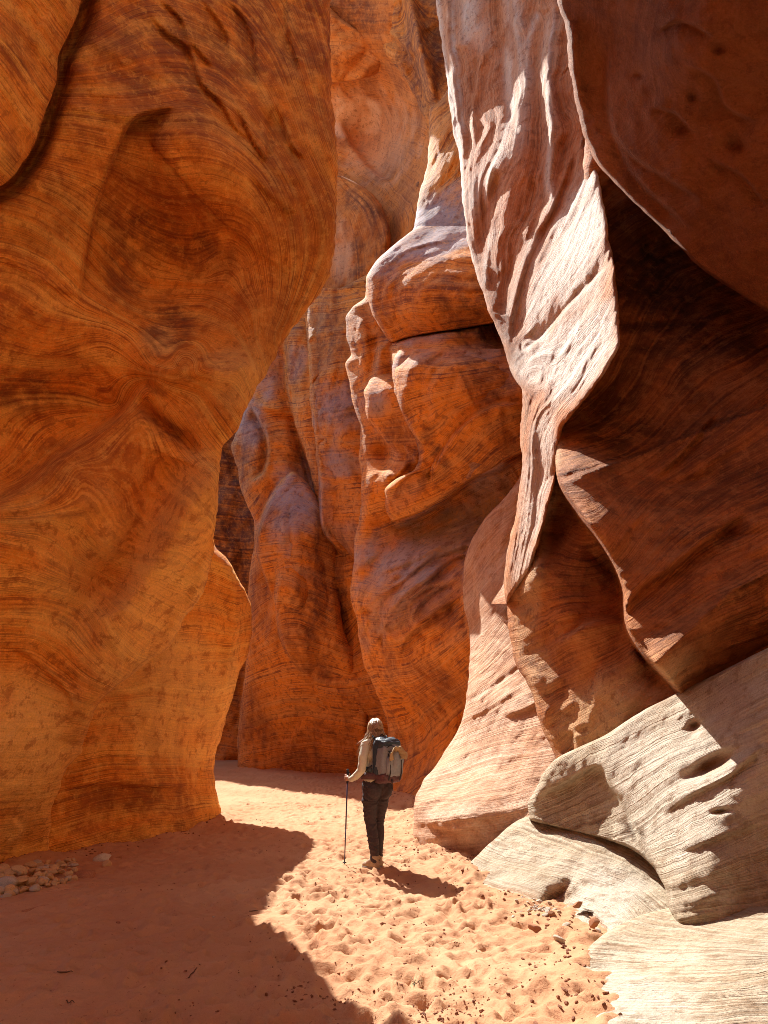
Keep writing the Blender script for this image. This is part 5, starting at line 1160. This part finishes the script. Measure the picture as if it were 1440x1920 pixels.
for px, py, sz, m, lb in ((1003, 1752, 0.045, M_STONE3, 'brown triangular stone lying alone on sand just below the gravel patch'), (1027, 1749, 0.026, M_STONE3, 'small brown stone right of the brown triangular stone'),
                          (1052, 1781, 0.050, M_STONE2, 'grey angular stone on sand close to the swirled white ledge'), (1063, 1762, 0.032, M_STONE2, 'flat grey stone tucked against the edge of the cream ledge'),
                          (1036, 1735, 0.028, M_STONE3, 'dark reddish stone at the lower edge of the gravel patch'), (735, 1735, 0.030, M_STONE3, 'reddish clod sitting on sunlit sand in front of the hiker'), (400, 1722, 0.012, M_WHITE, 'tiny white pebble alone on the shaded sand')):
    put_stone('stone' if sz > 0.02 else 'pebble', px, py, sz, m, lb, 'stone' if sz > 0.02 else 'pebble', None, 0.0, rs)
put_stone('stone', 1084, 1699, 0.045, M_STONE3, 'brown stone lodged in a dimple of the cream ledge', 'stone', None, 0.0, rs, 0.7, d=6.25)
put_stone('stone', 1114, 1734, 0.050, M_STONE3, 'brown stone in the sandy crack of the cream ledge', 'stone', None, 0.0, rs, 0.7, d=5.75)
put_stone('stone', 1122, 1746, 0.026, M_WHITE, 'small pale stone below the brown one in the sandy crack', 'stone', None, 0.0, rs, 0.7, d=5.65)

# dark clods and bark bits trodden all over the sand
bm = bmesh.new()
dr = random.Random(8)
def clod(x, y, s):
    z = sand_z(x, y)
    bmesh.ops.create_icosphere(bm, subdivisions=1, radius=1.0, matrix=Matrix.Translation((x, y, z + s * 0.25)) @ Matrix.Rotation(dr.uniform(0, 6.28), 4, 'Z') @ Matrix.Rotation(dr.gauss(0, 0.5), 4, 'X') @ Matrix.Diagonal((s * dr.uniform(0.7, 1.9), s * dr.uniform(0.6, 1.1), s * dr.uniform(0.35, 0.8), 1)))
for i in range(380):                                       # small clusters
    py = 1440 + 500 * dr.random() ** 1.0
    px = dr.gauss(820, 150) if dr.random() < 0.75 else dr.uniform(250, 1000)
    if py < 1560: px = dr.uniform(430, 780)
    d_ = gd(py)
    x, y = ground_xy(px, py)
    for j in range(dr.randint(1, 7)):
        clod(x + dr.gauss(0, 0.06 + 0.006 * d_), y + dr.gauss(0, 0.07 + 0.008 * d_), dr.uniform(0.003, 0.009) * (1 if dr.random() < 0.85 else 1.7))
for bk in BANKS[:3]:                                       # chips fallen at the feet of the walls
    w = np.array([ground_xy(*p) for p in bk])
    for i in range(130):
        j = dr.randrange(len(w) - 1); t = dr.random()
        x, y = w[j] * (1 - t) + w[j + 1] * t
        clod(x + dr.gauss(0, 0.16), y + dr.gauss(-0.12, 0.14), dr.uniform(0.005, 0.018))
o = bm_obj('debris', bm, M_CLOD, smooth=False)
tag(o, kind='stuff')
for v in o.data.vertices:
    v.co += Vector((dr.gauss(0, 0.0012), dr.gauss(0, 0.0012), dr.gauss(0, 0.0012)))

# a sprig of green in the sand, a few dry twigs
M_LEAF = plain_mat('green_leaf', (0.09, 0.13, 0.05), 0.6, 0.3, 30, col2=(0.16, 0.17, 0.07))
M_TWIG = plain_mat('dry_twig', (0.14, 0.08, 0.05), 0.9, 0.3, 40)
x, y = ground_xy(778, 1853)
pl = empty('small_plant', (x, y, sand_z(x, y) - 0.004))
tag(pl, 'tiny green sprig growing alone in the foreground sand', 'plant')
bs = bmesh.new(); bl = bmesh.new(); pr = random.Random(4)
for i in range(8):
    a = pr.uniform(0, 6.28); L_ = pr.uniform(0.03, 0.06)
    e = Vector((math.cos(a) * L_ * 0.9, math.sin(a) * L_ * 0.9, pr.uniform(0.02, 0.05)))
    tube(bs, [(0, 0, 0), e * 0.5 + Vector((0, 0, 0.01)), e], [0.0016, 0.0013, 0.0008], 5)
    for j in range(6):
        c_ = e * pr.uniform(0.35, 1.0); b_ = pr.uniform(0, 6.28); w = Vector((math.cos(b_), math.sin(b_), pr.uniform(-0.2, 0.5))).normalized(); s_ = w.cross(Vector((0, 0, 1))).normalized()
        l = pr.uniform(0.008, 0.016)
        vs = [bl.verts.new(c_), bl.verts.new(c_ + w * l * 0.5 + s_ * l * 0.28), bl.verts.new(c_ + w * l), bl.verts.new(c_ + w * l * 0.5 - s_ * l * 0.28)]
        bl.faces.new(vs)
bm_obj('stem', bs, M_TWIG, pl); bm_obj('foliage', bl, M_LEAF, pl)
for i, (px, py, L_, a, lb) in enumerate(((120, 1842, 0.10, 0.3, 'dry twig lying on the shaded sand at the far left of the floor'), (360, 1838, 0.08, 0.9, 'short dark twig on the sand left of the green sprig'), (130, 1890, 0.06, -0.2, 'crooked twig near the bottom edge of the shaded sand'),
                                          (660, 1640, 0.16, -0.7, 'thin twig on the sunlit sand by the tip of the trekking pole'), (475, 1712, 0.07, 0.1, 'short brown twig on the sand near the edge of the shade'))):
    x, y = ground_xy(px, py); bm = bmesh.new()
    n_ = 6; pts = []
    for t in range(n_):
        u_ = (t / (n_ - 1) - 0.5) * L_
        xx, yy = x + u_ * math.cos(a) + 0.05 * L_ * math.sin(t * 2.1 + i), y + u_ * math.sin(a) + 0.06 * L_ * math.cos(t * 1.7)
        pts.append((xx, yy, sand_z(xx, yy) + 0.008))
    tube(bm, pts, [0.003, 0.004, 0.004, 0.0035, 0.003, 0.0015], 6)
    tag(bm_obj('dry_twig', bm, M_TWIG), lb, 'twig')
